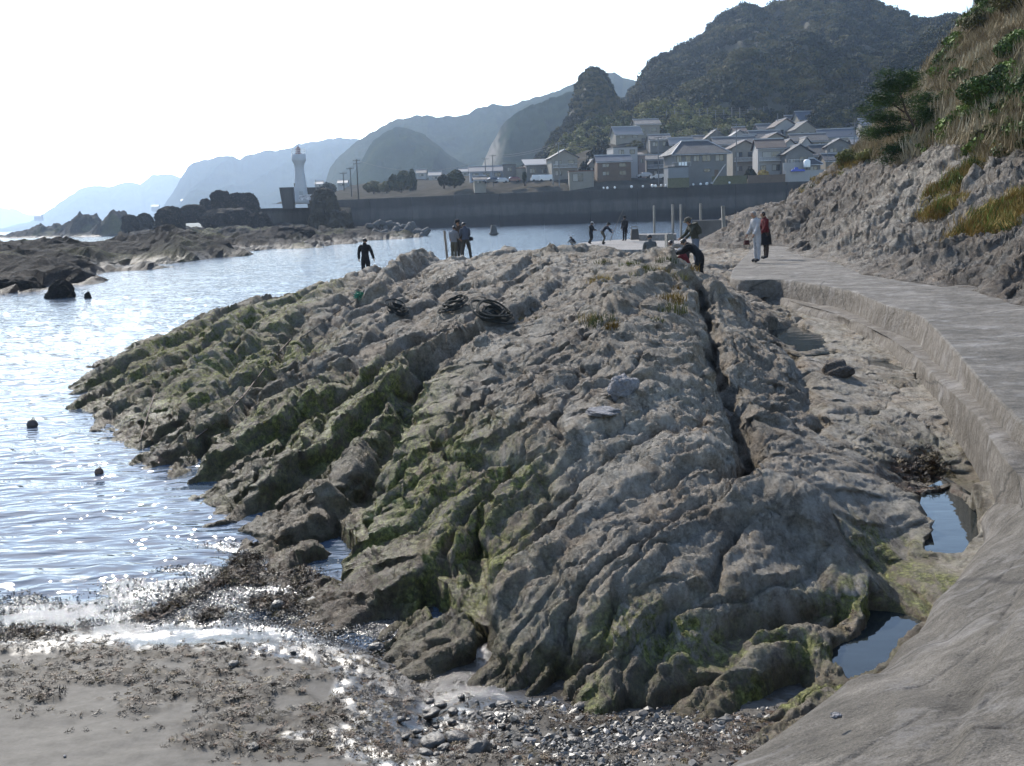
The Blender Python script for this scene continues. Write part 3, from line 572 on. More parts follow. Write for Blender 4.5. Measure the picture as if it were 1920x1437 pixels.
def hill(name, label, sil, d, front, back, base_z, material, nu=260, nv=90, crown=5.0, camp=2.2, gul=.16, seed=1, power=.9, foot=None):
    """ridge standing at range d whose skyline is the photo's; slope comes down to 'front'"""
    S = np.array([[math.atan2(q[0], q[1]), q[2]] for q in horizon_ctl(sil, d)]); S = S[np.argsort(S[:, 0])]
    az = np.linspace(S[0, 0], S[-1, 0], nu); top = np.interp(az, S[:, 0], S[:, 1])
    top = np.where(np.minimum(az-az[0], az[-1]-az) < 0, base_z, top)
    v = np.concatenate([np.linspace(0, 1, nv), np.linspace(1, 2, nv//3)[1:]])
    A, W = np.meshgrid(az, v, indexing='ij'); TP = np.repeat(top[:, None], len(v), 1)
    if foot is not None:
        ft = np.interp(az, np.linspace(az[0], az[-1], len(foot)), foot)[:, None]
    else: ft = base_z
    D = np.where(W <= 1, front+(d-front)*W, d+(back-d)*(W-1)); x = np.tan(A)*D; y = D
    prof = np.where(W <= 1, np.clip(W, 0, 1)**power, 1-(W-1)**2)
    mod = fbm(x/(d*.11)+seed, y/(d*.22)+seed, 4, seed+5); rg = ridged(x/(d*.10)+seed, y/(d*.3), 3, seed+9)
    env = np.sin(np.pi*np.clip(W, 0, 1))**.7
    h = ft+(TP-ft)*prof+(TP-base_z)*((rg-.62)*1.6+mod*.5)*gul*2*env
    f1, f2, c = worley(x/crown, y/crown, seed+20); cr = (1-np.clip(f1, 0, 1)**2)*camp*(.5+c)+fbm(x/(crown*3), y/(crown*3), 3, seed+30)*camp*1.0
    edge = sstep(0, .05, W)
    z = h+cr*edge-camp*.8
    pxx = 960+np.tan(A)*F_PX*1.0; scar = sstep(.45, .9, W)*sstep(975, 940, pxx)*(W < 1.05)*(front == 640)*sstep(-.4, .3, fbm(x/8, z/14, 3, 33)+.2)
    o = mesh_np(name, np.stack([x, y, z], -1).reshape(-1, 3), grid_faces(nu, len(v))[:, ::-1], material, attrs=dict(scar=scar)); tag(o, label, kind='structure')
    return dict(x=x, y=y, z=z, W=W, o=o)
hill('mountain', 'faintest blue mountain at the far left edge over the sea', [(-260, 440), (-120, 410), (-40, 395), (0, 388), (30, 394), (55, 402), (80, 400), (120, 415), (180, 440)], 6500, 6000, 7500, 0, LEAF_FAR, 120, 20, 60, 9, .1, 3)
hill('mountain', 'pale blue mountain with long ridge falling left to the sea', [(-40, 440), (20, 425), (60, 415), (85, 400), (110, 382), (135, 365), (160, 352), (185, 349), (205, 351), (230, 343), (250, 341), (262, 345), (285, 330), (305, 327), (325, 327), (345, 335), (420, 345), (520, 400)], 4300, 3600, 5200, 0, LEAF_FAR, 300, 50, 30, 6, .14, 4)
hill('mountain', 'blue hazy mountain behind the white lighthouse', [(262, 430), (300, 395), (330, 352), (342, 328), (352, 312), (366, 304), (385, 301), (405, 296), (422, 291), (436, 293), (450, 299), (463, 291), (480, 288), (500, 284), (520, 283), (545, 278), (560, 271), (590, 267), (612, 263), (640, 259), (668, 262), (740, 275), (800, 300), (900, 330)], 2700, 2000, 3400, 2, LEAF_FAR, 420, 70, 16, 3.2, .2, 5)
hill('mountain', 'grey blue ridge rising behind the town', [(606, 352), (618, 320), (630, 300), (645, 285), (668, 268), (690, 252), (710, 242), (730, 228), (750, 222), (775, 218), (800, 215), (815, 220), (835, 219), (858, 218), (885, 210), (905, 200), (925, 196), (955, 197), (975, 190), (1000, 184), (1025, 181), (1045, 172), (1065, 168), (1100, 160), (1140, 142), (1152, 141), (1168, 150), (1185, 156), (1205, 158), (1260, 160), (1330, 200)], 1500, 1000, 1900, 4, LEAF_FAR, 520, 100, 10, 2.4, .22, 6)
hill('mountain', 'darker rounded wooded hill below the grey blue ridge', [(650, 350), (668, 318), (685, 288), (700, 262), (718, 248), (740, 240), (762, 243), (785, 250), (805, 262), (825, 278), (840, 290), (860, 302), (885, 312), (920, 330)], 1050, 800, 1250, 5, LEAF_FAR, 300, 70, 8, 2.0, .16, 7)
hill('mountain', 'steep ridge with a pale scree edge behind the pointed hill', [(893, 335), (905, 310), (915, 285), (928, 262), (940, 240), (955, 222), (975, 208), (1000, 196), (1030, 186), (1060, 176), (1090, 170), (1150, 175), (1200, 190), (1260, 230)], 850, 640, 1100, 6, LEAF_FAR, 320, 90, 7, 1.8, .18, 8)

# near wooded hills carry real crowns
def clump_mesh(n, R, hz, leaf, seed, squash=.75, droop=0.0, tall=False):
    r = np.random.default_rng(seed); lob = r.normal(size=(9, 3)); lob /= np.linalg.norm(lob, axis=1)[:, None]; lob *= R*.55*r.uniform(.5, 1.1, (9, 1)); lob[:, 2] = np.abs(lob[:, 2])*squash
    which = r.integers(0, 9, n); d = r.normal(size=(n, 3)); d /= np.linalg.norm(d, axis=1)[:, None]; rad = R*.5*r.uniform(.72, 1.0, (n, 1))
    c = lob[which]+d*rad*np.array([1, 1, squash]); c[:, 2] += hz
    nrm = d+r.normal(size=(n, 3))*.45; nrm /= np.linalg.norm(nrm, axis=1)[:, None]
    t = np.cross(nrm, r.normal(size=(n, 3))); t /= np.linalg.norm(t, axis=1)[:, None]; b = np.cross(nrm, t)
    s = leaf*r.uniform(.6, 1.3, (n, 1))
    v = np.stack([c-t*s-b*s*.6, c+t*s-b*s*.7, c+t*s*.8+b*s*.7, c-t*s*.7+b*s*.6], 1)+nrm[:, None]*(r.uniform(-.25, .25, (n, 4, 1))*s[:, None])
    f = np.arange(n*4).reshape(-1, 4); return v.reshape(-1, 3), f
def proto(name, v, f, m):
    me = bpy.data.meshes.new(name); me.from_pydata([tuple(map(float, p)) for p in v], [], [tuple(map(int, q)) for q in f]); me.materials.append(m); me.update()
    return bpy.data.objects.new(name, me)
def scatter(name, pts, scales, protos, label, seed=0, tilt=0.0, normals=None):
    """stuff: many instances of a few prototypes on points (geometry nodes)"""
    pcol = bpy.data.collections.new(name+'_kinds')
    for o in protos: pcol.objects.link(o)
    me = bpy.data.meshes.new(name); me.vertices.add(len(pts)); me.vertices.foreach_set('co', np.asarray(pts, np.float32).ravel())
    a = me.attributes.new('sc', 'FLOAT', 'POINT'); a.data.foreach_set('value', np.asarray(scales, np.float32))
    r = np.random.default_rng(seed); rot = np.column_stack([r.normal(0, 1, len(pts))*tilt, r.normal(0, 1, len(pts))*tilt, r.uniform(0, 6.28, len(pts))]) if tilt < 5 else r.uniform(0, 6.28, (len(pts), 3))
    a = me.attributes.new('rt', 'FLOAT_VECTOR', 'POINT'); a.data.foreach_set('vector', rot.astype(np.float32).ravel())
    o = put(bpy.data.objects.new(name, me)); ng = bpy.data.node_groups.new(name, 'GeometryNodeTree')
    ng.interface.new_socket('Geometry', in_out='INPUT', socket_type='NodeSocketGeometry'); ng.interface.new_socket('Geometry', in_out='OUTPUT', socket_type='NodeSocketGeometry')
    N = ng.nodes; L = ng.links; gi = N.new('NodeGroupInput'); go = N.new('NodeGroupOutput'); ip = N.new('GeometryNodeInstanceOnPoints'); ci = N.new('GeometryNodeCollectionInfo')
    ci.inputs['Collection'].default_value = pcol; ci.inputs['Separate Children'].default_value = True; ci.inputs['Reset Children'].default_value = True
    ra = N.new('FunctionNodeRandomValue'); ra.data_type = 'INT'; ra.inputs[4].default_value = 0; ra.inputs[5].default_value = len(protos)-1; ra.inputs['Seed'].default_value = seed
    s1 = N.new('GeometryNodeInputNamedAttribute'); s1.data_type = 'FLOAT'; s1.inputs['Name'].default_value = 'sc'
    s2 = N.new('GeometryNodeInputNamedAttribute'); s2.data_type = 'FLOAT_VECTOR'; s2.inputs['Name'].default_value = 'rt'
    er = N.new('FunctionNodeEulerToRotation')
    L.new(gi.outputs[0], ip.inputs['Points']); L.new(ci.outputs[0], ip.inputs['Instance']); ip.inputs['Pick Instance'].default_value = True
    L.new(ra.outputs[2], ip.inputs['Instance Index']); L.new(s1.outputs[0], ip.inputs['Scale']); L.new(s2.outputs[0], er.inputs[0]); L.new(er.outputs[0], ip.inputs['Rotation'])
    L.new(ip.outputs[0], go.inputs[0]); md = o.modifiers.new('scatter', 'NODES'); md.node_group = ng
    tag(o, label, kind='stuff'); return o
crowns = [proto('crown_kind', *clump_mesh(420, 3.2, .6, .30, 100+i, .8), LEAF_DARK) for i in range(5)]
def pts_on(h, n, seed, w0=.02, w1=1.08, thin=None):
    r = np.random.default_rng(seed); nu, nv = h['x'].shape; u = r.uniform(0, nu-1.01, n); 
    D0 = h['W'][0]; jj = np.searchsorted(D0, r.uniform(w0, w1, n)).clip(1, nv-1)-r.uniform(0, 1, n)
    i = u.astype(int); j = jj.astype(int).clip(0, nv-2); fu = u-i; fv = jj-j
    def g(a): return (a[i, j]*(1-fu)+a[i+1, j]*fu)*(1-fv)+(a[i, j+1]*(1-fu)+a[i+1, j+1]*fu)*fv
    return np.stack([g(h['x']), g(h['y']), g(h['z'])], -1), g(h['W'])
big = hill('hill', 'big dark wooded hill filling the upper right behind the houses', [(1128, 262), (1140, 235), (1165, 205), (1185, 180), (1203, 155), (1220, 128), (1238, 116), (1262, 104), (1290, 86), (1312, 72), (1335, 50), (1355, 30), (1376, 14), (1400, 12), (1430, 14), (1465, 12), (1490, 4), (1512, -2), (1530, 2), (1545, 8), (1562, -4), (1590, -6), (1612, 0), (1640, 10), (1665, 22), (1690, 32), (1712, 44), (1740, 46), (1790, 40), (1850, 50), (1950, 60), (2150, 90), (2400, 150)], 560, 370, 760, 20, SOIL, 330, 110, 7, 2.5, .15, 9, .8)
pp, w = pts_on(big, 9000, 5); scatter('forest', pp-np.array([0, 0, 1.6]), RNG.uniform(.6, 1.5, len(pp)), crowns, 'dense evergreen forest covering the big hill', 3, .12)
cone = hill('hill', 'steep dark pointed hill standing alone before the blue ridge', [(975, 322), (1000, 302), (1020, 280), (1040, 250), (1056, 232), (1068, 208), (1076, 180), (1083, 156), (1092, 138), (1101, 126), (1111, 121), (1120, 123), (1128, 129), (1136, 140), (1143, 155), (1151, 175), (1159, 192), (1165, 210), (1172, 232), (1195, 255), (1235, 280)], 450, 385, 540, 10, SOIL, 200, 90, 6, 2.0, .07, 10, .75)
pp, w = pts_on(cone, 3600, 6); scatter('forest', pp-np.array([0, 0, .8]), RNG.uniform(.28, .62, len(pp)), crowns, 'dark trees clinging to the pointed hill', 4, .1)
spur = hill('hill', 'scrub covered spur descending right behind the last roofs', [(1508, 240), (1520, 222), (1535, 200), (1552, 186), (1580, 178), (1605, 170), (1632, 150), (1655, 128), (1680, 105), (1710, 92), (1740, 75), (1765, 58), (1790, 42), (1830, 36), (1880, 30), (1960, 10), (2150, -40), (2400, -60)], 385, 335, 520, 22, SOIL, 260, 90, 5, 1.6, .12, 12, .75)
pp, w = pts_on(spur, 6500, 7); scatter('forest', pp-np.array([0, 0, .9]), RNG.uniform(.4, 1.0, len(pp)), crowns, 'low wind shaped trees over the spur', 5, .15)
BAMBOO = leaf_material('bamboo_leaves', (.05, .06, .02), (.12, .12, .035), (.24, .21, .08), .08)
bam = [proto('bamboo_kind', *clump_mesh(240, 2.4, 1.2, .32, 200+i, 1.25), BAMBOO) for i in range(4)]
knoll = hill('hill', 'low knoll with yellowish bamboo at the foot of the pointed hill', [(1030, 300), (1050, 278), (1070, 258), (1092, 244), (1118, 236), (1140, 232), (1165, 222), (1195, 212), (1225, 205), (1260, 205), (1300, 212), (1360, 222), (1430, 235)], 385, 335, 440, 12, SOIL, 160, 50, 6, 1.2, .08, 13, .8)
pp, w = pts_on(knoll, 1500, 8); scatter('forest', pp-np.array([0, 0, .8]), RNG.uniform(.6, 1.25, len(pp)), crowns+bam, 'mixed green and yellowish bamboo grove above the upper houses', 6, .1)
print('hills', time.time()-T0)

# ------------------------------------------------------------------ far reef
def reef(name, label, poly, amp, seed, n=(300, 260), base=-.5, hgt=.75, bumps=(), far=False):
    """rock platform; poly in (px, py) at sea level"""
    W = np.array([(Q(a, 430, b) if far else P(a, b, 0.0))[:2] for a, b in poly]); x0, y0 = W.min(0)-3; x1, y1 = W.max(0)+3
    gx, gy = np.meshgrid(np.linspace(x0, x1, n[0]), np.linspace(y0, y1, n[1]), indexing='ij')
    L = [tuple(p) for p in W]; ins = in_poly(gx, gy, L); dist = seg_dist(gx, gy, L+[L[0]]); sd = np.where(ins, dist, -dist)
    S = (y1-y0)/60.0
    sd = sd+fbm(gx/6, gy/6, 4, seed)*2.2*min(1.5, max(S, .5))-.6
    z = base+sstep(-2, 5, sd)*(hgt-base)+(fbm(gx/9, gy/14, 5, seed+1)*1.2+ridged(gx/5, gy/8, 5, seed+2)*.9-.5)*amp*sstep(-1, 4, sd)
    z = z+((ridged(gx/1.7, gy/2.2, 5, seed+3, .68)-.6)*1.1-crease(gx/2.5, gy/4, seed+13, 4)*.5)*min(1, amp)*sstep(-2, 1, sd)
    for px, py, dd, h, rx, ry in bumps:
        c = Q(px, py, dd); q = np.exp(-(((gx-c[0])/rx)**2+((gy-c[1])/ry)**2)**1.6); z = z+h*q*(.9+.9*fbm(gx/(1.8 if not far else 4.5), gy/(2.2 if not far else 6), 5, seed+7, .55))
    gx = gx+fbm(gx/2, gy/2+z, 3, seed+4)*.5
    wetm = sstep(.9, .3, z); o = mesh_np(name, np.stack([gx, gy, z], -1).reshape(-1, 3), grid_faces(*n), REEF, attrs=dict(wet=wetm, algae=sstep(.1, .6, fbm(gx/7, gy/7, 3, seed+8))*.5, weed=wetm*.6*sstep(-.1, .4, fbm(gx/5, gy/5, 3, seed+9)), pale=gx*0))
    tag(o, label, kind='structure'); return o
REEF = rock_material('reef_rock', ((.009, .008, .007), (.022, .019, .016), (.055, .048, .041)), True, 3.0)
reef('reef', 'dark weed covered reef across the channel on the left', [(-400, 640), (-150, 600), (0, 572), (60, 555), (120, 548), (200, 520), (300, 500), (400, 490), (470, 478), (540, 468), (620, 465), (700, 452), (800, 445), (700, 437), (560, 438), (505, 441), (470, 436), (400, 440), (330, 452), (240, 466), (200, 462), (120, 470), (60, 464), (0, 472), (-200, 480), (-400, 520)], 1.0, 500, (420, 300),
     bumps=[(60, 490, 90, .7, 4, 5), (20, 480, 100, .8, 5, 5), (230, 450, 120, .9, 3, 4), (290, 452, 125, 1.0, 4, 4), (150, 455, 125, .8, 5, 5), (400, 450, 125, .8, 7, 4), (340, 470, 100, .8, 4, 4), (530, 440, 150, 1.0, 6, 5), (580, 430, 165, 1.2, 5, 5), (120, 520, 62, .6, 3, 3), (80, 530, 55, .6, 2, 2), (620, 450, 135, .8, 4, 4)])
reef('reef', 'low dark rock platform before the sea wall end with boulders', [(225, 215), (300, 200), (380, 195), (450, 200), (520, 190), (640, 190), (640, 280), (500, 300), (400, 300), (300, 310), (235, 300)], 1.1, 520, (340, 240), hgt=1.5, far=True)
reef('reef', 'thin far spit of rocks reaching left across bright water', [(-60, 480), (0, 455), (60, 440), (120, 410), (200, 390), (260, 380), (280, 440), (200, 480), (120, 500), (40, 500)], 1.2, 540, (260, 160), hgt=.8, far=True, bumps=[(135, 425, 430, 3.6, 9, 12), (165, 425, 430, 2.6, 7, 9), (180, 425, 430, 3.5, 6, 8), (205, 425, 400, 3.6, 8, 8), (222, 425, 400, 3.5, 5, 8), (100, 428, 450, 3, 10, 10), (60, 428, 460, 2, 12, 10)])

def boulder(name, label, px, py_top, py_base, d, w, m=None, seed=0, depth=.8, squash=1.0, group=None, lean=0.0, n=84):
    c = Q(px, py_base, d); top = Q(px, py_top, d)[2]; zb = c[2]-.8; h = top-zb
    th, ph = np.meshgrid(np.linspace(0, 2*np.pi, n, endpoint=False), np.linspace(-.25, 1, n//2)*np.pi/2, indexing='ij')
    r = np.cos(ph)**(.55*squash); x = np.cos(th)*r; y = np.sin(th)*r; z = np.sin(ph)
    k = 1+.42*fbm(x*1.5+seed+z, y*1.5+z*1.7, 5, seed, .62)+.55*(ridged(x*3+z*2, y*3+seed+z*2.5, 5, seed+3, .62)-.6)-.16*crease(x*2+z+seed, y*2-z, seed+8, 4)
    vx = x*k*w/2+z*lean*w; vy = y*k*w/2*depth; vz = z*h*(1+.10*fbm(x*3+seed, y*3, 3, seed+5))
    i = np.arange(n)[:, None]*(n//2)+np.arange(n//2-1)[None]; i2 = ((np.arange(n)+1) % n)[:, None]*(n//2)+np.arange(n//2-1)[None]
    f = np.stack([i, i2, i2+1, i+1], -1).reshape(-1, 4)
    o = mesh_np(name, np.stack([vx, vy, vz], -1).reshape(-1, 3), f, m or REEF); o.location = (c[0], c[1], zb)
    return tag(o, label, 'rock', group)
REEF_PLAIN = mat('boulder_rock', (.075, .068, .06), .85, .45, .5, .9, 2.5)
STACK = mat('weedy_boulder', (.07, .058, .042), .9, .5, .6, 1.0, 2.0)
boulder('rock_stack', 'tall mushroom shaped brown rock in front of the sea wall beside the lighthouse', 611, 356, 425, 190, 5.6, STACK, 11, .8, 1.0)
boulder('rock_stack', 'lower brown shoulder of rock right below the mushroom shaped stack', 640, 395, 440, 186, 5.0, STACK, 14, .8)
boulder('boulder', 'rounded dark boulder left of the flat boulder pile on the far reef', 321, 388, 424, 230, 6.6, None, 21)
boulder('boulder', 'tall grey boulder standing highest on the far reef left of the lighthouse', 416, 357, 398, 250, 4.6, None, 22, .8, .6)
boulder('boulder', 'broad flat topped rock mass just right of the tallest reef boulder', 450, 364, 402, 255, 8.5, None, 23, .6, .45)
boulder('boulder', 'small pointed rock left of the tallest reef boulder', 386, 373, 398, 255, 3.2, None, 24)
boulder('boulder', 'low lumpy rock behind the reef pools near the small white box', 365, 384, 402, 250, 7.0, None, 25, .7)
boulder('boulder', 'dark knobbly rock left of the rounded boulder', 243, 403, 424, 260, 4.0, None, 26)
boulder('boulder', 'second knobbly rock between small boulders on far reef', 272, 400, 420, 270, 4.5, None, 27)
boulder('boulder', 'squat dark rock base under the tallest reef boulder', 430, 392, 425, 240, 11, None, 28, .6, .5)
boulder('boulder', 'low rock mass at the foot of the sea wall end', 488, 400, 428, 225, 5, None, 29, .7, .6)
boulder('boulder', 'large pale rounded rock on the near reef edge', 295, 442, 482, 105, 5.2, None, 30)
boulder('boulder', 'wide dark rock mass by the reef waterline at left edge', 25, 522, 562, 55, 3.4, None, 31, .8, .7)
boulder('boulder', 'dark rock standing in the water at the tip of the left reef', 116, 528, 553, 48, 1.3, None, 32)
boulder('boulder', 'small rock awash in the channel left of centre', 165, 549, 560, 47, .45, None, 33)
boulder('boulder', 'small round rock awash in the channel near the reef', 274, 525, 534, 62, .45, None, 34)
boulder('boulder', 'sloping dark rock on the reef crest at far left', 10, 455, 500, 90, 7.0, None, 35, .8, .7)
boulder('boulder', 'brown rock hump under the left end of sea wall', 540, 428, 462, 150, 8, None, 36, .7, .7)

# ------------------------------------------------------------------ sea wall
WALLC = NT('sea_wall_concrete'); _p = WALLC.pos(); _z = WALLC.node('ShaderNodeSeparateXYZ'); WALLC.l.new(_p, _z.inputs[0])
_n = WALLC.noise(WALLC.pos((.35, .35, 1.0)), .5, 7, .7, .5)
_zz = WALLC.math('ADD', _z.outputs[2], WALLC.math('MULTIPLY', _n, 2.0))
_c = WALLC.ramp(WALLC.math('MULTIPLY', _zz, .1), [(.20, (.018, .016, .015)), (.33, (.03, .028, .026)), (.40, (.07, .063, .056)), (.58, (.08, .073, .065)), (.68, (.038, .033, .029)), (.9, (.045, .04, .035))])
_c = WALLC.mix(.7, _c, WALLC.ramp(WALLC.noise(WALLC.pos((.5, .5, .12)), 1.2, 6, .7), [(.35, .55), (.65, 1.3)]), 'MULTIPLY')
WALLC = WALLC.fin(_c, .9)
def wall_run(a, b, top, name, label, th=2.0, seg=12.0, m=None, bottom=-1.5, cat='sea wall', batter=.6):
    a = Vector((a[0], a[1])); b = Vector((b[0], b[1])); L = (b-a).length; d = (b-a).normalized(); nrm = Vector((d.y, -d.x))
    root = tag(empty(name, (a.x, a.y, 0)), label, cat); n = max(1, round(L/seg)); me = None
    for i in range(n):
        p0 = d*(L*i/n+.04); p1 = d*(L*(i+1)/n-.04); mb = MB(); q = []
        for z, off in ((bottom, batter), (top-.7, .12), (top-.7, .34), (top, .30)):
            for p, s in ((p0, 1), (p1, 1)): q.append((p.x+nrm.x*off, p.y+nrm.y*off, z))
        for z in (top, bottom):
            for p in (p0, p1): q.append((p.x-nrm.x*th, p.y-nrm.y*th, z))
        f = [(0, 1, 3, 2), (2, 3, 5, 4), (4, 5, 7, 6), (6, 7, 9, 8), (8, 9, 11, 10), (0, 2, 4, 6, 8, 10), (11, 9, 7, 5, 3, 1), (10, 11, 1, 0)]
        mb.add(q, f).build('wall_panel', m or WALLC, root)
    return root
WA = Q(618, 400, 288); WB = Q(1475, 400, 255); WTOP = 8.0
wall_run(WA, WB, WTOP, 'sea_wall', 'long dark stained concrete sea wall across the harbour')
WC = Q(1650, 400, 262); wall_run(WB, WC, WTOP, 'sea_wall', 'right end of sea wall running behind the rocky point')
E0 = Q(508, 400, 262)
we = wall_run(E0, WA, 6.2, 'sea_wall', 'lower left end block of the sea wall under the lighthouse', 6.0, 8.0)
PARA = MB(); c0 = Q(543, 372, 266)
def parapet(px0, px1, ytop, ybase, d, label):
    p0 = Q(px0, ybase, d); p1 = Q(px1, ybase, d); zt = Q(px0, ytop, d)[2]; zb = 5.8
    mb = MB(); w = p1[0]-p0[0]; mb.add([(p0[0], p0[1], zb), (p1[0], p1[1], zb), (p1[0], p1[1]+1.2, zb), (p0[0], p0[1]+1.2, zb), (p0[0]-.5, p0[1]-.3, zt), (p1[0], p1[1]-.3, zt), (p1[0], p1[1]+1.2, zt), (p0[0]-.5, p0[1]+1.2, zt)], [(3, 2, 1, 0), (4, 5, 6, 7), (0, 1, 5, 4), (1, 2, 6, 5), (2, 3, 7, 6), (3, 0, 4, 7)])
    tag(mb.build('parapet', WALLC), label, 'parapet')
parapet(529, 551, 352, 372, 264, 'dark concrete parapet with flared top left of the lighthouse')
parapet(577, 612, 352, 376, 272, 'dark concrete parapet right of the lighthouse')
FLAT = mat('quay_ground', (.075, .068, .055), 1.0, .35, .3, spec=0.0, space='world')

# ------------------------------------------------------------------ lighthouse
WHITE = mat('white_paint', (.78, .78, .76), .5, .05, .6); RED = mat('red_paint', (.26, .17, .16), .5); GREYM = mat('grey_metal', (.35, .36, .37), .45, .1, 2, metallic=.5)
GLASSD = NT('window_glass').fin((.035, .045, .055), .12, None, .6)
LDIST = 272; lc = Q(565, 376, LDIST); ltop = Q(561, 290, LDIST)[2]; lz = lc[2]; H = ltop-lz; px = LDIST/F_PX
lh = tag(empty('lighthouse', (lc[0], lc[1], lz)), 'white lighthouse with waisted tower and flared gallery on the sea wall', 'lighthouse')
prof = [(r*px, H*t) for r, t in ((15.5, -.08), (14, 0), (13, .15), (12, .3), (10.3, .45), (9.0, .58), (8.4, .68), (8.8, .75), (10.5, .82), (12.6, .86), (13.0, .88), (13.2, 1.0), (12.4, 1.002))]
MB().lathe(prof, 32).build('tower', mat('tower_white', (.42, .42, .43), .6, .08, .5), lh, True)
MB().lathe([(.75, H), (.75, H+.4), (.6, H+.45), (.6, H+1.25), (.75, H+1.3), (.5, H+1.6), (.12, H+1.9), (.1, H+2.3)], 16).build('lantern', RED, lh, True)
rl = MB()
for z in (H+.45, H+.9, H+1.3): rl.tube([(1.72*math.cos(t/20*2*math.pi), 1.72*math.sin(t/20*2*math.pi), z) for t in range(21)], .03, 5)
rl.build('railing', WHITE, lh)
pm = MB().tube([(0, 0, 0), (0, 0, 1.35)], .035, 5).build('railing_post', WHITE, lh).data
bpy.data.objects.remove(bpy.data.objects['railing_post'])
for k in range(12):
    o = put(bpy.data.objects.new('railing_post', pm), lh); t = k/12*2*math.pi; o.location = (1.72*math.cos(t), 1.72*math.sin(t), H)
MB().box((-.95*px*9, -.6, H*.34), (.5, .9, .8)).build('window', GLASSD, lh)
dr = MB().box((.4, -13.2*px-.02, H*.02+1.0), (.9, .2, 1.9)).build('door', GREYM, lh)
mp = MB().tube([(0, 0, H+2.2), (0, 0, H+3.0)], .04, 6).build('mast', GREYM, lh)
wb = Q(572, 371, 262); tag(MB().box((wb[0], wb[1], wb[2]), (3.0, 1.2, 1.2), taper=.8).box((wb[0]+1, wb[1]-.4, wb[2]+.5), (1.2, .8, .5), .4).build('float_pile', mat('float_mix', (.45, .42, .42), .7, .7, 1.5)), 'heap of pale and pink gear at the lighthouse foot', 'gear')

# ------------------------------------------------------------------ tetrapods
TETRA = mat('tetrapod_concrete', (.085, .08, .075), .9, .3, .8)
def tetra_mesh():
    mb = MB(); dirs = [(0, 0, 1), (.943, 0, -.333), (-.471, .816, -.333), (-.471, -.816, -.333)]
    for d in dirs:
        d = Vector(d); mb.tube([Vector((0, 0, 0)), d*.5, d*1.05, d*1.12], [.50, .44, .31, .24], 10)
    me = bpy.data.meshes.new('tetrapod'); me.from_pydata(mb.v, [], mb.f); me.materials.append(TETRA)
    for p in me.polygons: p.use_smooth = True
    return me
TM = tetra_mesh()
for px_, py_, d, s, lb in ((700, 428, 185, 1.3, 'tetrapod at the left end of the heap below the sea wall'), (722, 424, 190, 1.3, 'second tetrapod from left with one leg pointing up'), (695, 445, 172, 1.2, 'tetrapod lowest on the left side by the water'), (713, 443, 168, 1.3, 'tetrapod half sunk with a rounded leg upright'), (738, 440, 172, 1.3, 'tetrapod in the middle of the waterline row'), (760, 438, 174, 1.3, 'tetrapod left of the pair at the heap end'), (777, 434, 176, 1.4, 'tetrapod with broad block leg near the right end'), (792, 441, 170, 1.35, 'rightmost tetrapod of the heap standing in the water'), (745, 428, 195, 1.3, 'tetrapod on top of the heap against the dark wall'), (765, 428, 192, 1.2, 'upper right tetrapod leaning on the heap')):
    o = put(bpy.data.objects.new('tetrapod', TM)); c = Q(px_, py_, d); o.location = V(c); o.scale = (s,)*3; o.rotation_euler = (random.uniform(-1, 1), random.uniform(-1, 1), random.uniform(0, 6)); tag(o, lb, 'tetrapod', 'tetrapods heaped below the sea wall')
boulder('boulder', 'dark rock heap under the tetrapods by the waterline', 735, 437, 452, 178, 11, None, 41, .5, .6)

# ------------------------------------------------------------------ right hillside
hs_ctl = [P(a, b, WALK_Z) for a, b in ((1400, 440), (1440, 446), (1500, 462), (1505, 490), (1540, 515), (1640, 528), (1780, 540), (1870, 560), (1930, 580))]
hs_ctl = [(p[0]+.15, p[1], WALK_Z-.15) for p in hs_ctl]
for a, b, d in ((1400, 415, 62), (1418, 385, 64), (1425, 400, 58), (1470, 362, 60), (1500, 350, 60), (1480, 400, 52), (1560, 338, 55), (1620, 320, 50), (1590, 400, 42), (1520, 440, 44), (1600, 460, 36), (1560, 360, 48), (1640, 302, 52), (1660, 340, 44), (1700, 270, 46), (1720, 300, 40), (1760, 285, 38), (1820, 275, 35), (1900, 270, 31), (1700, 380, 36), (1780, 400, 30), (1800, 440, 27), (1880, 430, 25), (1930, 440, 24), (1700, 450, 31), (1640, 490, 30), (1720, 500, 26), (1820, 500, 23), (1900, 520, 20), (1930, 540, 19), (1780, 350, 34), (1860, 340, 31), (1930, 340, 28),
              (1690, 250, 50), (1715, 205, 53), (1745, 145, 56), (1775, 100, 58), (1805, 55, 60), (1840, 10, 60), (1860, -30, 58), (1920, -80, 55), (1800, 200, 42), (1850, 120, 45), (1900, 60, 46), (1900, 180, 37), (1940, 0, 50), (1740, 220, 46), (1860, 220, 36), (1940, 240, 32), (1640, 296, 54), (2050, -150, 50), (2100, 100, 36), (2100, 300, 26), (2100, 450, 20), (2100, 560, 16.5), (2300, 560, 14), (2300, 200, 26), (2300, -100, 36)):
    hs_ctl.append(tuple(Q(a, b, d)))
hs_ctl += [(14, 74, 1.0), (18, 80, 3), (20, 92, 3), (30, 100, 3), (40, 90, 8), (60, 80, 14), (40, 50, 17), (50, 60, 20), (40, 30, 14), (9.5, 64, .6), (11, 70, .3), (12, 90, -1), (14, 100, -1), (18, 108, -1), (10, 78, -.5), (22, 104, 1), (22, 76, 3.2), (19, 70, 3.6), (26, 68, 7.5), (24, 84, 3), (18, 14, 1.6), (24, 14, 5)]
hs_rbf = RBF(hs_ctl, .03, True, .03)
nh, mh = 620, 560
hx, hy = polar(8, 46, nh, 15, 110, mh); hb = hs_rbf(hx, hy); hb = np.maximum(hb, -1)
slope_up = sstep(1.05, 1.6, hb)
veg_line = 4.3+.05*np.maximum(hy-34, 0)+fbm(hx*.3, hy*.3, 3, 700)*.8   # scrub starts above this height
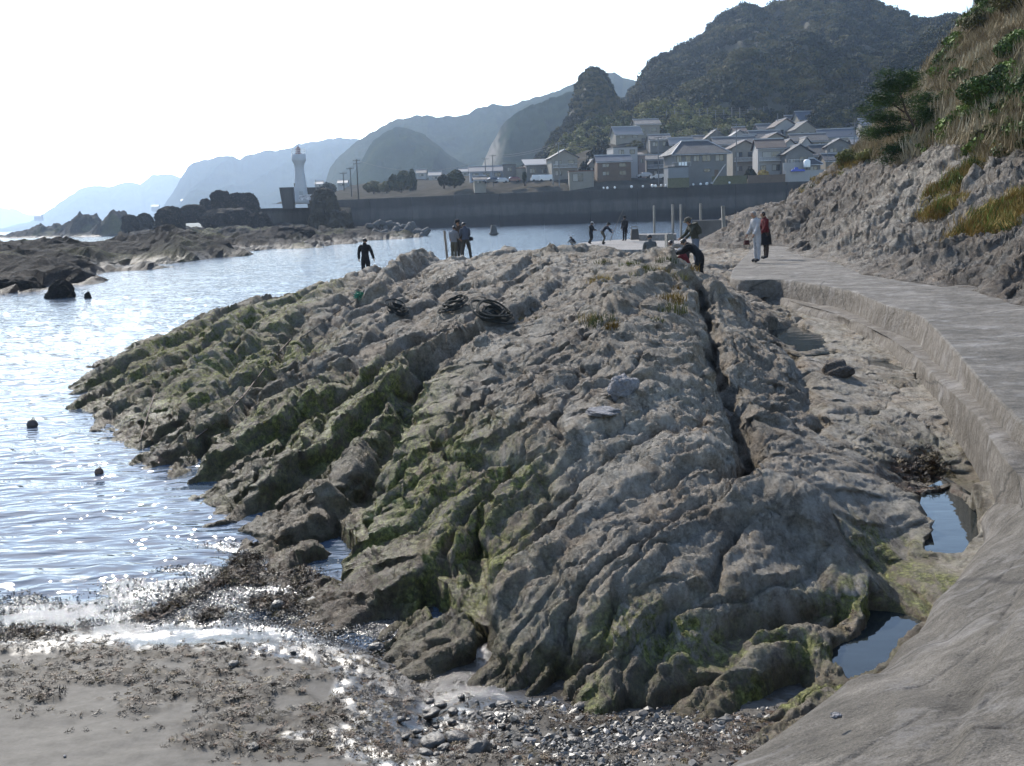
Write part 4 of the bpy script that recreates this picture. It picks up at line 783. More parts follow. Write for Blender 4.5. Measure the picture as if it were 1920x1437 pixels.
V0 = sstep(-.3, .5, hb-veg_line)
sH = hx*.6+hy*.25-hb*1.3+fbm(hx*.4, hy*.4, 3, 701)
hd = (saw(sH/1.3, 702, .2)-.4)*.35+(saw(sH/.45+fbm(hx*2, hy*2, 2, 703)*.3, 704, .25)-.4)*.13+fbm(hx*.7, hy*.7+hb, 4, 705)*.42+(ridged(hx*2.1+hb, hy*1.6+hb*1.5, 5, 706, .62)-.6)*.34+(ridged(hx*6+hb*3, hy*5, 3, 707)-.6)*.10
hd = hd-crease(sH*1.1, hy*.6+hb, 711, 4)*.28-crease(sH*2.7, hy*1.3+hb*1.5, 712, 4)*.15-crease(hx*5, hy*3.4+hb*3, 713, 3)*.08+(ridged(hx*9+hb*6, hy*7, 3, 714, .65)-.6)*.09
hz = hb+hd*slope_up*(1-.55*V0)
hgx = hx+fbm(hx*1.5+hz*2, hy*1.5, 3, 708)*.16; hgy = hy+fbm(hx*1.5, hy*1.5+hz*2, 3, 709)*.2
inwalk = in_poly(hgx, hgy, walk_edge+[(6, 7), (30, 7), (30, 12), (17, 17)]+[tuple(p[:2]) for p in reversed(hs_ctl[:9])])
hz = np.where(hb < WALK_Z+.02, hz-.2, hz)
SLOPE = rock_material('slope_rock', ((.09, .080, .068), (.20, .178, .15), (.36, .325, .28)), False, 1.3)
def hpatch(px_, py_, d, rx, ry):
    c = Q(px_, py_, d); return np.exp(-(((hgx-c[0])/rx)**2+((hgy-c[1])/ry)**2))
hillside = mesh_np('hillside', np.stack([hgx, hgy, hz], -1).reshape(-1, 3), grid_faces(nh, mh)[:, ::-1], SLOPE, attrs=dict(wet=.35*hpatch(1560, 390, 45, 4, 6)+.3*hpatch(1790, 300, 37, 2, 3), pale=np.clip(.7*hpatch(1760, 330, 36, 2.5, 4)+.6*hpatch(1650, 480, 32, 3, 5)+.5*hpatch(1600, 420, 40, 4, 3), 0, 1), algae=hx*0, weed=hx*0, soil=V0))
tag(hillside, 'steep eroded grey rock slope above the walkway', kind='structure')
def hs_z(x, y): return float(hs_rbf(np.array([x]), np.array([y]))[0])
def on_hill(px_, py_, default=35):
    d = ray(px_, py_)
    for t in np.exp(np.linspace(math.log(15), math.log(100), 160)):
        p = CAM+d*t
        if p[2] <= hs_z(p[0], p[1]): return V(p)
    return V(Q(px_, py_, default))
print('hillside', time.time()-T0)

# dry grass and scrub on the slope
DRY = leaf_material('dry_grass', (.13, .095, .05), (.25, .195, .11), (.42, .35, .23), .35, .8)
GRN = leaf_material('shrub_leaves', (.03, .05, .012), (.06, .095, .02), (.13, .18, .035), .6, .6)
def grass_mesh(n, h, spread, w, seed, lean=.35):
    r = np.random.default_rng(seed); v = []; f = []
    for i in range(n):
        a = r.uniform(0, 6.28); q = r.uniform(0, spread)**.8; b = np.array([math.cos(a)*q, math.sin(a)*q, -.05]); hh = h*r.uniform(.5, 1.1); ln = r.uniform(.05, lean)*hh; a2 = r.uniform(0, 6.28)
        dv = np.array([math.cos(a2), math.sin(a2), 0]); sd = np.array([-dv[1], dv[0], 0])*w; k = len(v)
        v += [b-sd, b+sd, b+dv*ln*.4+np.array([0, 0, hh*.6])+sd*.8, b+dv*ln*.4+np.array([0, 0, hh*.6])-sd*.8, b+dv*ln+np.array([0, 0, hh])]
        f += [(k, k+1, k+2, k+3), (k+3, k+2, k+4, k+4)]
    f = [tuple(dict.fromkeys(q)) for q in f]; return v, f
def proto2(name, v, f, m):
    me = bpy.data.meshes.new(name); me.from_pydata([tuple(map(float, p)) for p in v], [], f); me.materials.append(m); me.update(); return bpy.data.objects.new(name, me)
gr = [proto2('grass_kind', *grass_mesh(46, .55, .34, .010, 300+i), DRY) for i in range(4)]
sel = np.argwhere((V0 > .35) & (hz > 2.2)); r = np.random.default_rng(31)
area = (hx**2+hy**2)[sel[:, 0], sel[:, 1]]; pr = area/area.sum(); pick = sel[r.choice(len(sel), 34000, p=pr)]
gp = np.stack([hgx[pick[:, 0], pick[:, 1]], hgy[pick[:, 0], pick[:, 1]], hz[pick[:, 0], pick[:, 1]]], -1)+r.normal(size=(34000, 3))*np.array([.12, .12, 0])
dens = fbm(gp[:, 0]*.25, gp[:, 1]*.25, 3, 720); keep = dens > -.6
scatter('dry_grass', gp[keep], r.uniform(.5, 1.25, keep.sum()), gr, 'straw coloured dry grass and reeds over the upper slope', 8, .3)
sh = [proto('scrub_kind', *clump_mesh(230, .55, .2, .06, 340+i, .8), GRN) for i in range(4)]
k2 = (fbm(gp[:, 0]*.22+9, gp[:, 1]*.3, 3, 721) > .18) & (r.uniform(size=len(gp)) < .3)
scatter('undergrowth', gp[k2], r.uniform(.4, 1.1, k2.sum()), sh, 'low green leafy scrub mixed in the dry grass', 9, .3)
def patch(px_, py_, rx, ry, n, seed):
    out = []; rr = np.random.default_rng(seed); c = on_hill(px_, py_)
    for i in range(n):
        a = rr.normal(size=2); x = c.x+a[0]*rx; y = c.y+a[1]*ry; out.append((x, y, hs_z(x, y)+.05))
    return out
ORG = leaf_material('orange_grass', (.12, .075, .02), (.26, .17, .05), (.36, .27, .09), .8, .8)
og = [proto2('tuft_kind', *grass_mesh(60, .25, .2, .006, 360+i, .8), ORG) for i in range(3)]+[proto2('tuft_kind_green', *grass_mesh(40, .3, .2, .007, 369, .6), GRN)]
pts_ = patch(1768, 395, .16, .5, 130, 1)+patch(1775, 360, .18, .5, 110, 8)+patch(1800, 335, .4, .5, 60, 2)+patch(1890, 410, .35, .6, 220, 3)+patch(1850, 430, .3, .3, 120, 4)+patch(1600, 300, 1.2, 2, 120, 5)+patch(1915, 395, .3, .5, 200, 9)
scatter('grass_patch', pts_, np.random.default_rng(2).uniform(.6, 1.3, len(pts_)), og, 'orange brown grass patches hanging on the grey rock slope', 10, .35)

def shrub(px_, py_, R, n, leaf, label, m=GRN, name='shrub', squash=.8, seed=0, cat='shrub', sink=.2):
    c = on_hill(px_, py_); root = tag(empty(name, c), label, cat)
    v, f = clump_mesh(n, R, R*.35, leaf, 400+seed, squash); mesh_np('foliage', v, f, m, root, False)
    mb = MB(); rr = random.Random(seed)
    for i in range(5): mb.tube([(0, 0, -.3), (rr.uniform(-.3, .3)*R, rr.uniform(-.3, .3)*R, R*.3), (rr.uniform(-.6, .6)*R, rr.uniform(-.6, .6)*R, R*.7)], [.04*R+.02, .025*R+.01, .01], 6)
    mb.build('stem', BARK, root); return root
BARK = mat('bark', (.07, .05, .035), .9, .3, 4)
shrub(1850, 215, 1.15, 5200, .05, 'broad leaved green shrub in the middle of the dry grass slope', seed=1)
shrub(1822, 235, .7, 2600, .045, 'smaller green shrub touching the broad shrub from the left', seed=2)
shrub(1905, 110, .9, 3400, .05, 'bright green shrub high at the right edge of the slope', seed=3)
shrub(1880, 160, .7, 2200, .05, 'green shrub between the high right shrub and the middle one', seed=4)
shrub(1590, 312, .9, 2600, .05, 'olive bush at the lower left foot of the slope', m=BAMBOO, seed=5, squash=.6)
shrub(1625, 305, .7, 2000, .05, 'olive bush beside the lower left bush nearer the pine', m=BAMBOO, seed=6, squash=.6)
shrub(1850, 270, .6, 1600, .04, 'dark dry bush over the rock rim under the middle shrub', m=LEAF_DARK, seed=7)
shrub(1900, 30, 1.3, 3000, .06, 'dark scrub at the top right corner', m=LEAF_DARK, seed=8)
shrub(1840, 60, .9, 2000, .05, 'dull green bush near the skyline of the slope', m=LEAF_DARK, seed=9)
# wind-bent pine
PINE = leaf_material('pine_needles', (.012, .03, .008), (.03, .062, .014), (.075, .12, .025), .9, .55)
pc = on_hill(1735, 255); pb = Q(1735, 262, pc.y); pc = V(pb); pine = tag(empty('pine_tree', pc), 'wind bent green pine leaning left from the dry grass slope', 'pine tree'); sc_ = pc.y/F_PX
def off(dx, dy, dd=0.0): return Vector((dx*sc_, dd, -dy*sc_))
MB().tube([off(8, 10), off(0, 0), off(-20, -22), off(-40, -50, -.2), off(-50, -85, -.1), off(-48, -105)], [.09, .08, .06, .045, .03, .012], 8).build('trunk', BARK, pine, True)
limbs = [((-20, -22), (-60, -18), (-92, -10)), ((-30, -35), (-70, -48), (-100, -50)), ((-40, -50), (-80, -75), (-92, -80)), ((-45, -70), (-70, -100), (-85, -108)), ((-48, -90), (-40, -108), (-35, -115)), ((-25, -30), (-5, -60), (5, -75)), ((-10, -15), (5, -25), (15, -40)), ((-12, -12), (-45, 10), (-70, 25))]
lm = MB(); nv_, nf_ = [], []; rr = np.random.default_rng(9)
for i, l in enumerate(limbs):
    dd = rr.uniform(-.7, .7); a, b, c = off(*l[0]), off(*l[1], dd*.6), off(*l[2], dd); lm.tube([a, b, c], [.03, .02, .008], 6)
    for t in np.linspace(.3, 1.05, 6):
        q = (a.lerp(b, t*2) if t < .5 else b.lerp(c, t*2-1)); n = 520; cen = np.array(q)+rr.normal(size=3)*.10
        d = rr.normal(size=(n, 3)); d /= np.linalg.norm(d, axis=1)[:, None]; d[:, 2] = np.abs(d[:, 2])*.8-.15; o0 = cen+rr.normal(size=(n, 3))*np.array([.24, .24, .10]); L_ = rr.uniform(.09, .17, (n, 1)); sd = np.cross(d, rr.normal(size=(n, 3))); sd /= np.linalg.norm(sd, axis=1)[:, None]; sd *= .013
        k = sum(len(x) for x in nv_); nv_.append(np.stack([o0-sd, o0+sd, o0+d*L_], 1).reshape(-1, 3)); nf_.append(np.arange(n*3).reshape(-1, 3)+k)
lm.build('branches', BARK, pine, True); mesh_np('needles', np.concatenate(nv_), np.concatenate(nf_), PINE, pine, False)
print('veg', time.time()-T0)
# ================================================================== TOWN
TILE = {'slate': mat('slate_roof', (0.036, 0.039, 0.043), .65, .2, .6, .3, 6), 'brown': mat('brown_roof', (0.054, 0.036, 0.030), .7, .2, .6, .3, 6), 'blue': mat('blue_roof', (0.050, 0.061, 0.079), .6, .15, .6), 'grey': mat('grey_roof', (0.072, 0.072, 0.074), .65, .2, .6, .3, 6), 'pale': mat('pale_roof', (0.144, 0.144, 0.148), .6, .1, .6), 'rust': mat('rust_roof', (.15, .075, .05), .8, .3, .6)}
PAINT = {'white': mat('white_render', (0.288, 0.281, 0.274), .8, .08, .5), 'cream': mat('cream_render', (0.209, 0.191, 0.158), .85, .12, .5), 'grey': mat('grey_render', (0.144, 0.140, 0.133), .85, .12, .5), 'brown': mat('brown_boards', (.12, .085, .06), .85, .2, .8), 'pink': mat('pink_render', (0.238, 0.180, 0.158), .85, .1, .5), 'blue': mat('blue_sheet', (.22, .25, .30), .7, .1, .5), 'block': mat('block_wall', (0.173, 0.180, 0.187), .9, .1, .5)}
FRAME = mat('window_frame', (.07, .06, .05), .6); FRAMEW = mat('pale_frame', (.5, .5, .5), .5); CURT = mat('curtain', (.35, .33, .29), .9, .1, 2); RIDGE = mat('ridge_tile', (.30, .30, .31), .45, .1, 2)
house_feet = []
def window(root, x, z, w, h, y, curtain=False, side=0):
    """framed window on a front wall (facing -Y at y)"""
    fr = MB(); t = .09
    for c, s in (((x-w/2, y-.04, z), (t, .1, h+t)), ((x+w/2, y-.04, z), (t, .1, h+t)), ((x, y-.045, z-h/2), (w, .11, t)), ((x, y-.045, z+h/2), (w, .11, t)), ((x, y-.05, z), (t*.7, .1, h-t))): fr.box(c, s)
    f = fr.build('window', FRAME, root)
    for k in (-1, 1): MB().box((x+k*w/4, y-.012, z), (w/2-t*.8, .03, h-t)).build('pane', CURT if (curtain and k < 0) else GLASSD, f)
def house(label, px0, px1, ptop, pbase, d, style, wall, roof, depth=7.0, yaw=0.0, storeys=2, eave=.5, roof_frac=.34, win=None, balcony=False, door=False, group=None, under=2.0, name='house'):
    c = Q((px0+px1)/2, pbase, d); zt = Q((px0+px1)/2, ptop, d)[2]; W = (px1-px0)/F_PX*d/ max(.5, math.cos(yaw)); H = zt-c[2]; rh = H*roof_frac if style != 'flat' else .25
    ww = W-2*eave if style != 'flat' else W; hw = H-rh; root = tag(empty(name, (c[0], c[1], c[2]), yaw), label, 'house', group)
    house_feet.append((c[0], c[1], c[2])); house_feet.append((c[0], c[1]+depth, c[2]+.5))
    MB().box((0, depth/2, (hw-under)/2), (ww, depth, hw+under)).build('wall', PAINT[wall], root)
    R = MB(); X0 = W/2; y0 = -eave; y1 = depth+eave; th = .16
    if style == 'flat':
        R.box((0, depth/2, hw+.12), (W+.2, depth+.2, .24))
    elif style == 'ridge_x':
        ym = depth/2
        for ya, yb in ((y0, ym), (y1, ym)):
            a = [(-X0, ya, hw-.12), (X0, ya, hw-.12), (X0, yb, hw+rh), (-X0, yb, hw+rh)]; R.add(a+[(p[0], p[1], p[2]+th) for p in a], [(3, 2, 1, 0), (4, 5, 6, 7), (0, 1, 5, 4), (1, 2, 6, 5), (2, 3, 7, 6), (3, 0, 4, 7)])
        for s in (-1, 1): MB().add([(s*ww/2-s*.02, 0, hw), (s*ww/2-s*.02, depth, hw), (s*ww/2-s*.02, ym, hw+rh-.05)], [(0, 1, 2)]).build('gable', PAINT[wall], root)
        MB().box((0, ym, hw+rh+.2), (W, .35, .28)).build('ridge', RIDGE, root)
    elif style == 'ridge_y':
        for s in (-1, 1):
            a = [(s*X0, y0, hw-.15), (0, y0, hw+rh), (0, y1, hw+rh), (s*X0, y1, hw-.15)]; R.add(a+[(p[0], p[1], p[2]+th) for p in a], [(3, 2, 1, 0), (4, 5, 6, 7), (0, 1, 5, 4), (1, 2, 6, 5), (2, 3, 7, 6), (3, 0, 4, 7)])
        MB().add([(-ww/2, 0, hw), (ww/2, 0, hw), (0, 0, hw+rh*.96), (-ww/2, .2, hw), (ww/2, .2, hw), (0, .2, hw+rh*.96)], [(0, 1, 2), (5, 4, 3), (0, 3, 4, 1), (1, 4, 5, 2), (2, 5, 3, 0)]).build('gable', PAINT[wall], root)
        MB().box((0, depth/2, hw+rh+.2), (.35, depth+2*eave, .28)).build('ridge', RIDGE, root)
    elif style == 'hip':
        ym = depth/2; rx = W/2-depth*.42; rx = max(rx, .5); a = [(-X0, y0, hw), (X0, y0, hw), (X0, y1, hw), (-X0, y1, hw), (-rx, ym, hw+rh), (rx, ym, hw+rh)]
        R.add(a, [(0, 1, 5, 4), (1, 2, 5), (2, 3, 4, 5), (3, 0, 4), (3, 2, 1, 0)]).box((0, depth/2, hw-.07), (W, depth+2*eave, .14))
        rb = MB().box((0, ym, hw+rh+.12), (2*rx+.4, .4, .34))
        for p in a[:4]:
            rb.tube([p, ((-rx if p[0] < 0 else rx), ym, hw+rh+.1)], .13, 5)
        rb.build('ridge', RIDGE, root)
    elif style == 'shed':
        a = [(-X0, y0, hw-.3), (X0, y0, hw-.3), (X0, y1, hw+rh), (-X0, y1, hw+rh)]; R.add(a+[(p[0], p[1], p[2]+.15) for p in a], [(3, 2, 1, 0), (4, 5, 6, 7), (0, 1, 5, 4), (1, 2, 6, 5), (2, 3, 7, 6), (3, 0, 4, 7)])
    R.build('roof', TILE[roof], root)
    if style in ('ridge_x', 'hip', 'shed'): MB().tube([(-X0, y0-.06, hw-.2), (X0, y0-.06, hw-.2)], .07, 5).build('gutter', FRAMEW, root)
    if win is None:
        win = []; n = max(1, int(ww/2.9)); sh_ = hw/storeys
        for s in range(storeys):
            for k in range(n): win.append(((k+.5)/n, (s+.52)*sh_, min(1.7, ww/n*.6), min(1.2, sh_*.45)))
    for k, (u, z, w_, h_) in enumerate(win): window(root, (u-.5)*ww, z, w_, h_, 0, curtain=k % 2 == 0)
    if balcony:
        z = hw*.52; b = MB().box((0, -.55, z), (ww*.9, 1.1, .14)); 
        for k in range(int(ww*.9/.35)+1): b.box((-ww*.45+k*.35, -1.05, z+.45), (.05, .05, .8))
        b.box((0, -1.05, z+.88), (ww*.9, .07, .07)); b.build('balcony', FRAMEW, root)
    if door: MB().box((ww*.3, -.03, 1.0), (1.0, .08, 2.0)).build('door', PAINT['brown'], root)
    return root
# front row
house('white three storey house with flat top and two dark windows', 1151, 1196, 275, 332, 292, 'flat', 'white', 'grey', 9, .10, 3, win=[(.33, 6.5, 1.3, 1.1), (.78, 6.5, 1.3, 1.1), (.3, 3.6, 1.2, 1.0)])
house('narrow pinkish house wall joined to the right of the white flat house', 1197, 1211, 284, 332, 294, 'shed', 'pink', 'brown', 8, 0, 2, .1, .12, win=[(.5, 4.2, .8, 1)])
house('low brown house with blue grey roof before the white flat house', 1118, 1186, 291, 333, 280, 'ridge_x', 'brown', 'blue', 6, .05, 2, .4, .28)
house('beige gabled house with balcony left of the blue roofed one', 1032, 1087, 282, 335, 292, 'ridge_y', 'cream', 'grey', 9, .12, 2, .5, .26, balcony=True)
house('cream shed with big pale shutters beside the sea wall road', 1068, 1113, 320, 342, 278, 'flat', 'cream', 'rust', 5, 0, 1, win=[(.35, 1.2, 2.6, 1.8)], name='shed')
house('low building with long pale sloping roof left of the beige house', 985, 1036, 297, 334, 300, 'shed', 'grey', 'pale', 7, .1, 1, .5, .3)
house('long blue grey warehouse with low roof by the parked cars', 880, 945, 312, 336, 310, 'ridge_x', 'blue', 'blue', 8, .05, 1, .3, .4, name='warehouse')
house('tall grey box building between warehouse and shops', 944, 968, 308, 336, 305, 'flat', 'grey', 'grey', 7, 0, 2, win=[(.5, 2.6, 1.2, 1)])
house('low beige shopfront right of the grey box building', 969, 1003, 314, 336, 302, 'flat', 'cream', 'rust', 6, 0, 1)
house('small open hut with cream front at the left end of the road', 887, 914, 331, 347, 284, 'ridge_x', 'cream', 'slate', 4, .1, 1, .4, .4, win=[(.4, .9, 1.0, .9)], name='hut')
house('grey two storey house with balcony left of the hip roofed house', 1210, 1254, 290, 334, 300, 'ridge_x', 'grey', 'slate', 8, 0, 2, .4, .2, balcony=True)
main = house('large grey hip roofed house in the middle of the front row', 1258, 1370, 262, 335, 268, 'hip', 'grey', 'slate', 10, .12, 2, .9, .36, win=[(.09, 4.8, 1.2, 1.5), (.26, 4.8, 1.3, 1.5), (.42, 4.8, 1.5, 1.3), (.61, 4.8, 2.1, 1.4), (.86, 4.8, 2.1, 1.4), (.62, 1.9, 1.5, .7)], door=True)
house('pale block annex with rooftop railing at the foot of the hip roofed house', 1253, 1291, 312, 336, 262, 'flat', 'block', 'grey', 4, .12, 1, win=[], name='annex')
house('cream gabled house between the hip roofed and the white balcony house', 1370, 1424, 264, 330, 290, 'ridge_y', 'cream', 'brown', 9, .05, 2, .6, .2, balcony=True)
house('white house with brown roof and wide upper veranda', 1418, 1474, 260, 328, 272, 'ridge_x', 'white', 'brown', 8, -.06, 2, .5, .26, win=[(.52, 4.9, 4.6, 1.4), (.2, 1.7, 1.2, 1.2), (.68, 1.7, 1.9, 1.4)], balcony=True)
house('white gable end standing right of the upper veranda house', 1462, 1500, 262, 325, 276, 'ridge_y', 'white', 'brown', 9, .0, 2, .4, .24, win=[])
house('grey gabled house with dark roof right of the veranda house', 1470, 1528, 272, 326, 266, 'ridge_y', 'grey', 'slate', 8, 0, 2, .6, .3, win=[(.25, 3.0, 1.2, 1.2), (.65, 3.0, 2.0, 1.8)], balcony=True)
house('small pavilion roofed annex beside the tank on the right', 1509, 1542, 297, 324, 262, 'hip', 'grey', 'slate', 4, 0, 1, .5, .4)
house('dark roofed house behind the pavilion annex', 1520, 1568, 271, 322, 284, 'ridge_x', 'grey', 'slate', 8, -.1, 2, .6, .4)
# upper rows
house('cream house high on the left below the forest', 1191, 1240, 223, 256, 348, 'ridge_x', 'cream', 'grey', 7, .1, 1, .5, .3)
house('low wing with pale tiled roof left of the highest left house', 1152, 1206, 237, 262, 340, 'ridge_x', 'cream', 'pale', 7, .15, 1, .5, .6)
house('small grey house under the left hillside houses', 1217, 1260, 252, 280, 325, 'ridge_x', 'grey', 'grey', 6, .05, 1, .4, .35)
house('low pale roofed house left of the hip roof peak', 1255, 1302, 258, 285, 322, 'ridge_x', 'grey', 'pale', 6, .0, 1, .4, .5)
house('grey gabled house above the hip roofed house', 1322, 1364, 244, 275, 335, 'ridge_y', 'grey', 'grey', 8, 0, 1, .5, .5)
house('blue roofed house with small white gable in the second row', 1362, 1412, 245, 275, 330, 'ridge_y', 'white', 'blue', 8, .0, 1, .5, .5)
house('long low house with grey roof stretching behind the cream gable', 1338, 1420, 256, 285, 315, 'ridge_x', 'grey', 'grey', 7, 0, 1, .5, .5)
house('wide grey roofed house in the middle of the upper rows', 1408, 1470, 244, 275, 320, 'ridge_x', 'grey', 'grey', 8, .05, 1, .5, .55)
house('tan roofed gabled house above the veranda house', 1425, 1486, 250, 280, 305, 'ridge_y', 'cream', 'brown', 8, .1, 1, .6, .5)
house('dark roofed house with bright white ridge tiles', 1484, 1553, 250, 280, 300, 'ridge_x', 'cream', 'slate', 8, -.05, 1, .5, .5)
house('white gabled house with red roof edge in the top row', 1450, 1498, 223, 258, 345, 'ridge_y', 'white', 'brown', 8, .12, 1, .6, .42)
house('grey house with shallow roof left of the red edged gable', 1422, 1460, 232, 258, 350, 'ridge_x', 'grey', 'grey', 7, .1, 1, .5, .5)
house('cream gabled house with bright side wall in the top row', 1488, 1536, 228, 262, 335, 'ridge_y', 'cream', 'slate', 8, .1, 1, .5, .45)
house('smallest grey topped house at the top of the town', 1496, 1530, 208, 240, 362, 'ridge_x', 'cream', 'blue', 7, .1, 1, .5, .5)
house('low dark house at the top left of the town rows', 1474, 1502, 216, 240, 368, 'ridge_x', 'grey', 'slate', 6, .0, 1, .5, .5)
house('blue grey roofed house at the right of the second row', 1536, 1604, 241, 278, 305, 'ridge_x', 'white', 'blue', 8, -.1, 1, .5, .45)
house('grey gabled house below the blue grey roof at right', 1548, 1600, 261, 305, 282, 'ridge_y', 'grey', 'grey', 9, -.1, 2, .5, .3)
house('house with light sheet roof half hidden by the pine', 1598, 1655, 258, 300, 284, 'ridge_x', 'grey', 'pale', 7, -.1, 1, .5, .3)
house('dark windowed house behind the pine with blue roof', 1614, 1664, 221, 262, 322, 'ridge_x', 'grey', 'blue', 8, -.1, 1, .5, .3)
for lb, *a in (('small grey roof squeezed left of the veranda house roof', 1398, 1424, 252, 276, 318, 'ridge_x', 'grey', 'slate'), ('small dark roofed house between the two top gables', 1300, 1326, 254, 276, 340, 'ridge_x', 'cream', 'slate'), ('dark roofed house under the highest left cream house', 1236, 1262, 262, 288, 330, 'ridge_x', 'grey', 'brown'), ('low tan house behind the low brown house', 1100, 1124, 300, 326, 300, 'ridge_y', 'cream', 'brown'),
 ('small grey gable wedged between upper row roofs on the right', 1556, 1586, 252, 278, 318, 'ridge_y', 'grey', 'slate'), ('slate roofed house low behind the white retaining wall', 1545, 1580, 288, 318, 272, 'ridge_x', 'cream', 'slate'), ('narrow white house above the dark gabled house', 1500, 1524, 258, 288, 296, 'ridge_y', 'white', 'slate'), ('tiny roof over the blue grey roofed house', 1570, 1600, 226, 250, 350, 'ridge_x', 'cream', 'grey'), ('small roof left of the wide grey roofed house', 1376, 1402, 238, 258, 345, 'ridge_x', 'cream', 'brown')):
    house(lb, *a, 6, .05, 1, .4, .45)
# far roofs toward the left
for i, (a, b, t_, bs, d_, rf, lb) in enumerate(((780, 800, 318, 333, 420, 'grey', 'tiny grey roofed house far left of the round tree'), (803, 828, 322, 338, 400, 'pale', 'far house with a bright gable left of the round tree'), (632, 652, 338, 350, 430, 'pale', 'tiny pale roof seen between the left poles'), (590, 606, 340, 352, 520, 'pale', 'tiny white house right beside the lighthouse'), (860, 880, 316, 330, 390, 'pale', 'far pale roof right of the round tree'))):
    house(lb, a, b, t_, bs, d_, 'ridge_x', 'white', rf, 6, 0, 1, .3, .45)
# tiny pale buildings on the far shore
for i, (a, b, lb) in enumerate(((70, 413, 'tiny white building at the foot of the farthest mountain'), (345, 384, 'tiny white building on the far shore left of tall reef boulder'), (352, 387, 'second tiny white building on the far shore'), (510, 376, 'tiny pale building on the far shore left of lighthouse'), (160, 419, 'tiny pale building at far left shore above the spit'), (290, 395, 'tiny pale building on the far shore over the rounded boulder'))):
    c = Q(a, b, 2300); o = MB().box((0, 8, 3), (14, 14, 10)).build('far_building', PAINT['white']); rr_ = MB().add([(-8, 0, 8), (8, 0, 8), (8, 16, 8), (-8, 16, 8), (-8, 8, 12), (8, 8, 12)], [(0, 1, 5, 4), (2, 3, 4, 5), (1, 2, 5), (3, 0, 4), (3, 2, 1, 0)]).build('roof', TILE['pale'], o); o.location = V(c); tag(o, lb, 'building')

# town ground
tg = house_feet+[(x, 292, 8.2) for x in (-58, -40, -20, 0)]+[(x, 275, 7.7) for x in (0, 20, 40, 60, 80, 100, 120)]+[(-58, 420, 14), (-20, 420, 14), (20, 430, 18), (140, 275, 12), (140, 420, 45), (60, 430, 34), (100, 430, 46), (0, 330, 11), (-30, 340, 11), (30, 300, 9.5), (50, 285, 8.6), (70, 275, 8.3)]
tgr = RBF([(x, y, z) for x, y, z in tg if y < 500], 3, False, 4.0)
gx, gy = np.meshgrid(np.linspace(-62, 150, 240), np.linspace(0, 1, 150), indexing='ij')
wy = np.interp(gx, [WA[0], WB[0], WC[0], 150], [WA[1], WB[1], WC[1], 262])+1.9; gy = wy+(440-wy)*gy
gz = np.minimum(tgr(gx, gy), 200)-.15+fbm(gx/4, gy/4, 3, 801)*.25
gz = np.where(gy < wy+3, WTOP-.35, gz); gz = np.where((gy < wy+12), WTOP-.35+(gz-WTOP+.35)*sstep(3, 12, gy-wy), gz)
tgo = mesh_np('ground', np.stack([gx, gy, gz], -1).reshape(-1, 3), grid_faces(240, 150)[:, ::-1], FLAT); tag(tgo, 'pale ground of the harbour village rising behind the sea wall', kind='structure')
tgz = lambda x, y: float(np.minimum(tgr(np.array([x]), np.array([y])), 200)[0])
sh2 = mesh_np('quay', [(WA[0]-14, 262, -1.5), (WA[0]+6, 262, -1.5), (WA[0]+6, 300, -1.5), (WA[0]-14, 300, -1.5), (WA[0]-14, 262, 5.9), (WA[0]+6, 262, 5.9), (WA[0]+6, 300, 5.9), (WA[0]-14, 300, 5.9)], [(3, 2, 1, 0), (4, 5, 6, 7), (1, 2, 6, 5), (2, 3, 7, 6), (3, 0, 4, 7)], FLAT, smooth=False); tag(sh2, 'concrete quay top under the lighthouse', kind='structure')
cap = mesh_np('coast', [(-400, 600, 1), (260, 600, 1), (330, 300, 2), (150, 262, 2), (150, 440, 3), (-62, 440, 3), (-90, 330, .5)], [(6, 5, 4, 0)], FLAT, smooth=False); bpy.data.objects.remove(cap)
cx_, cy_ = np.meshgrid(np.linspace(-600, 900, 160), np.linspace(400, 2600, 120), indexing='ij')
shore_x = np.interp(cy_, [400, 700, 1200, 2000, 2600], [-75, -190, -420, -800, -1200]); cz = np.clip((cx_-shore_x)*.10, -3, 8)+fbm(cx_/30, cy_/30, 3, 811)*1.5
co = mesh_np('coast', np.stack([cx_, cy_, cz], -1).reshape(-1, 3), grid_faces(160, 120)[:, ::-1], mat('coast_ground', (.09, .09, .06), .9, .3, .05, space='world')); tag(co, 'low wooded coast strip under the far hills', kind='structure')

def small_wall(label, px0, px1, ytop, ybase, d, m, th=.3):
    a = Q(px0, ybase, d); b = Q(px1, ybase, d); zt = Q((px0+px1)/2, ytop, d)[2]; o = MB().box(((a[0]+b[0])/2, d, (zt+a[2]-1)/2), (b[0]-a[0], th, zt-a[2]+1)).box(((a[0]+b[0])/2, d, zt+.06), (b[0]-a[0]+.1, th+.15, .12)).build('retaining_wall', m); return tag(o, label, 'wall')
small_wall('white retaining wall at the right below the grey gabled house', 1472, 1562, 320, 335, 261, PAINT['white'])
small_wall('pale upper retaining wall under the dark gabled house', 1468, 1512, 306, 322, 263, PAINT['white'])
small_wall('brown block retaining wall with planting left of the white wall', 1403, 1472, 329, 347, 260, PAINT['brown'])
small_wall('olive fence wall in front of the hip roofed house', 1335, 1400, 331, 343, 260, mat('olive_wall', (.10, .095, .05), .9))
small_wall('yellow green bank wall under the block annex', 1252, 1292, 335, 345, 260, mat('olive_wall', (.10, .095, .05), .9))
hedge = [proto('hedge_kind', *clump_mesh(160, .7, .2, .13, 810, .8), LEAF_DARK)]
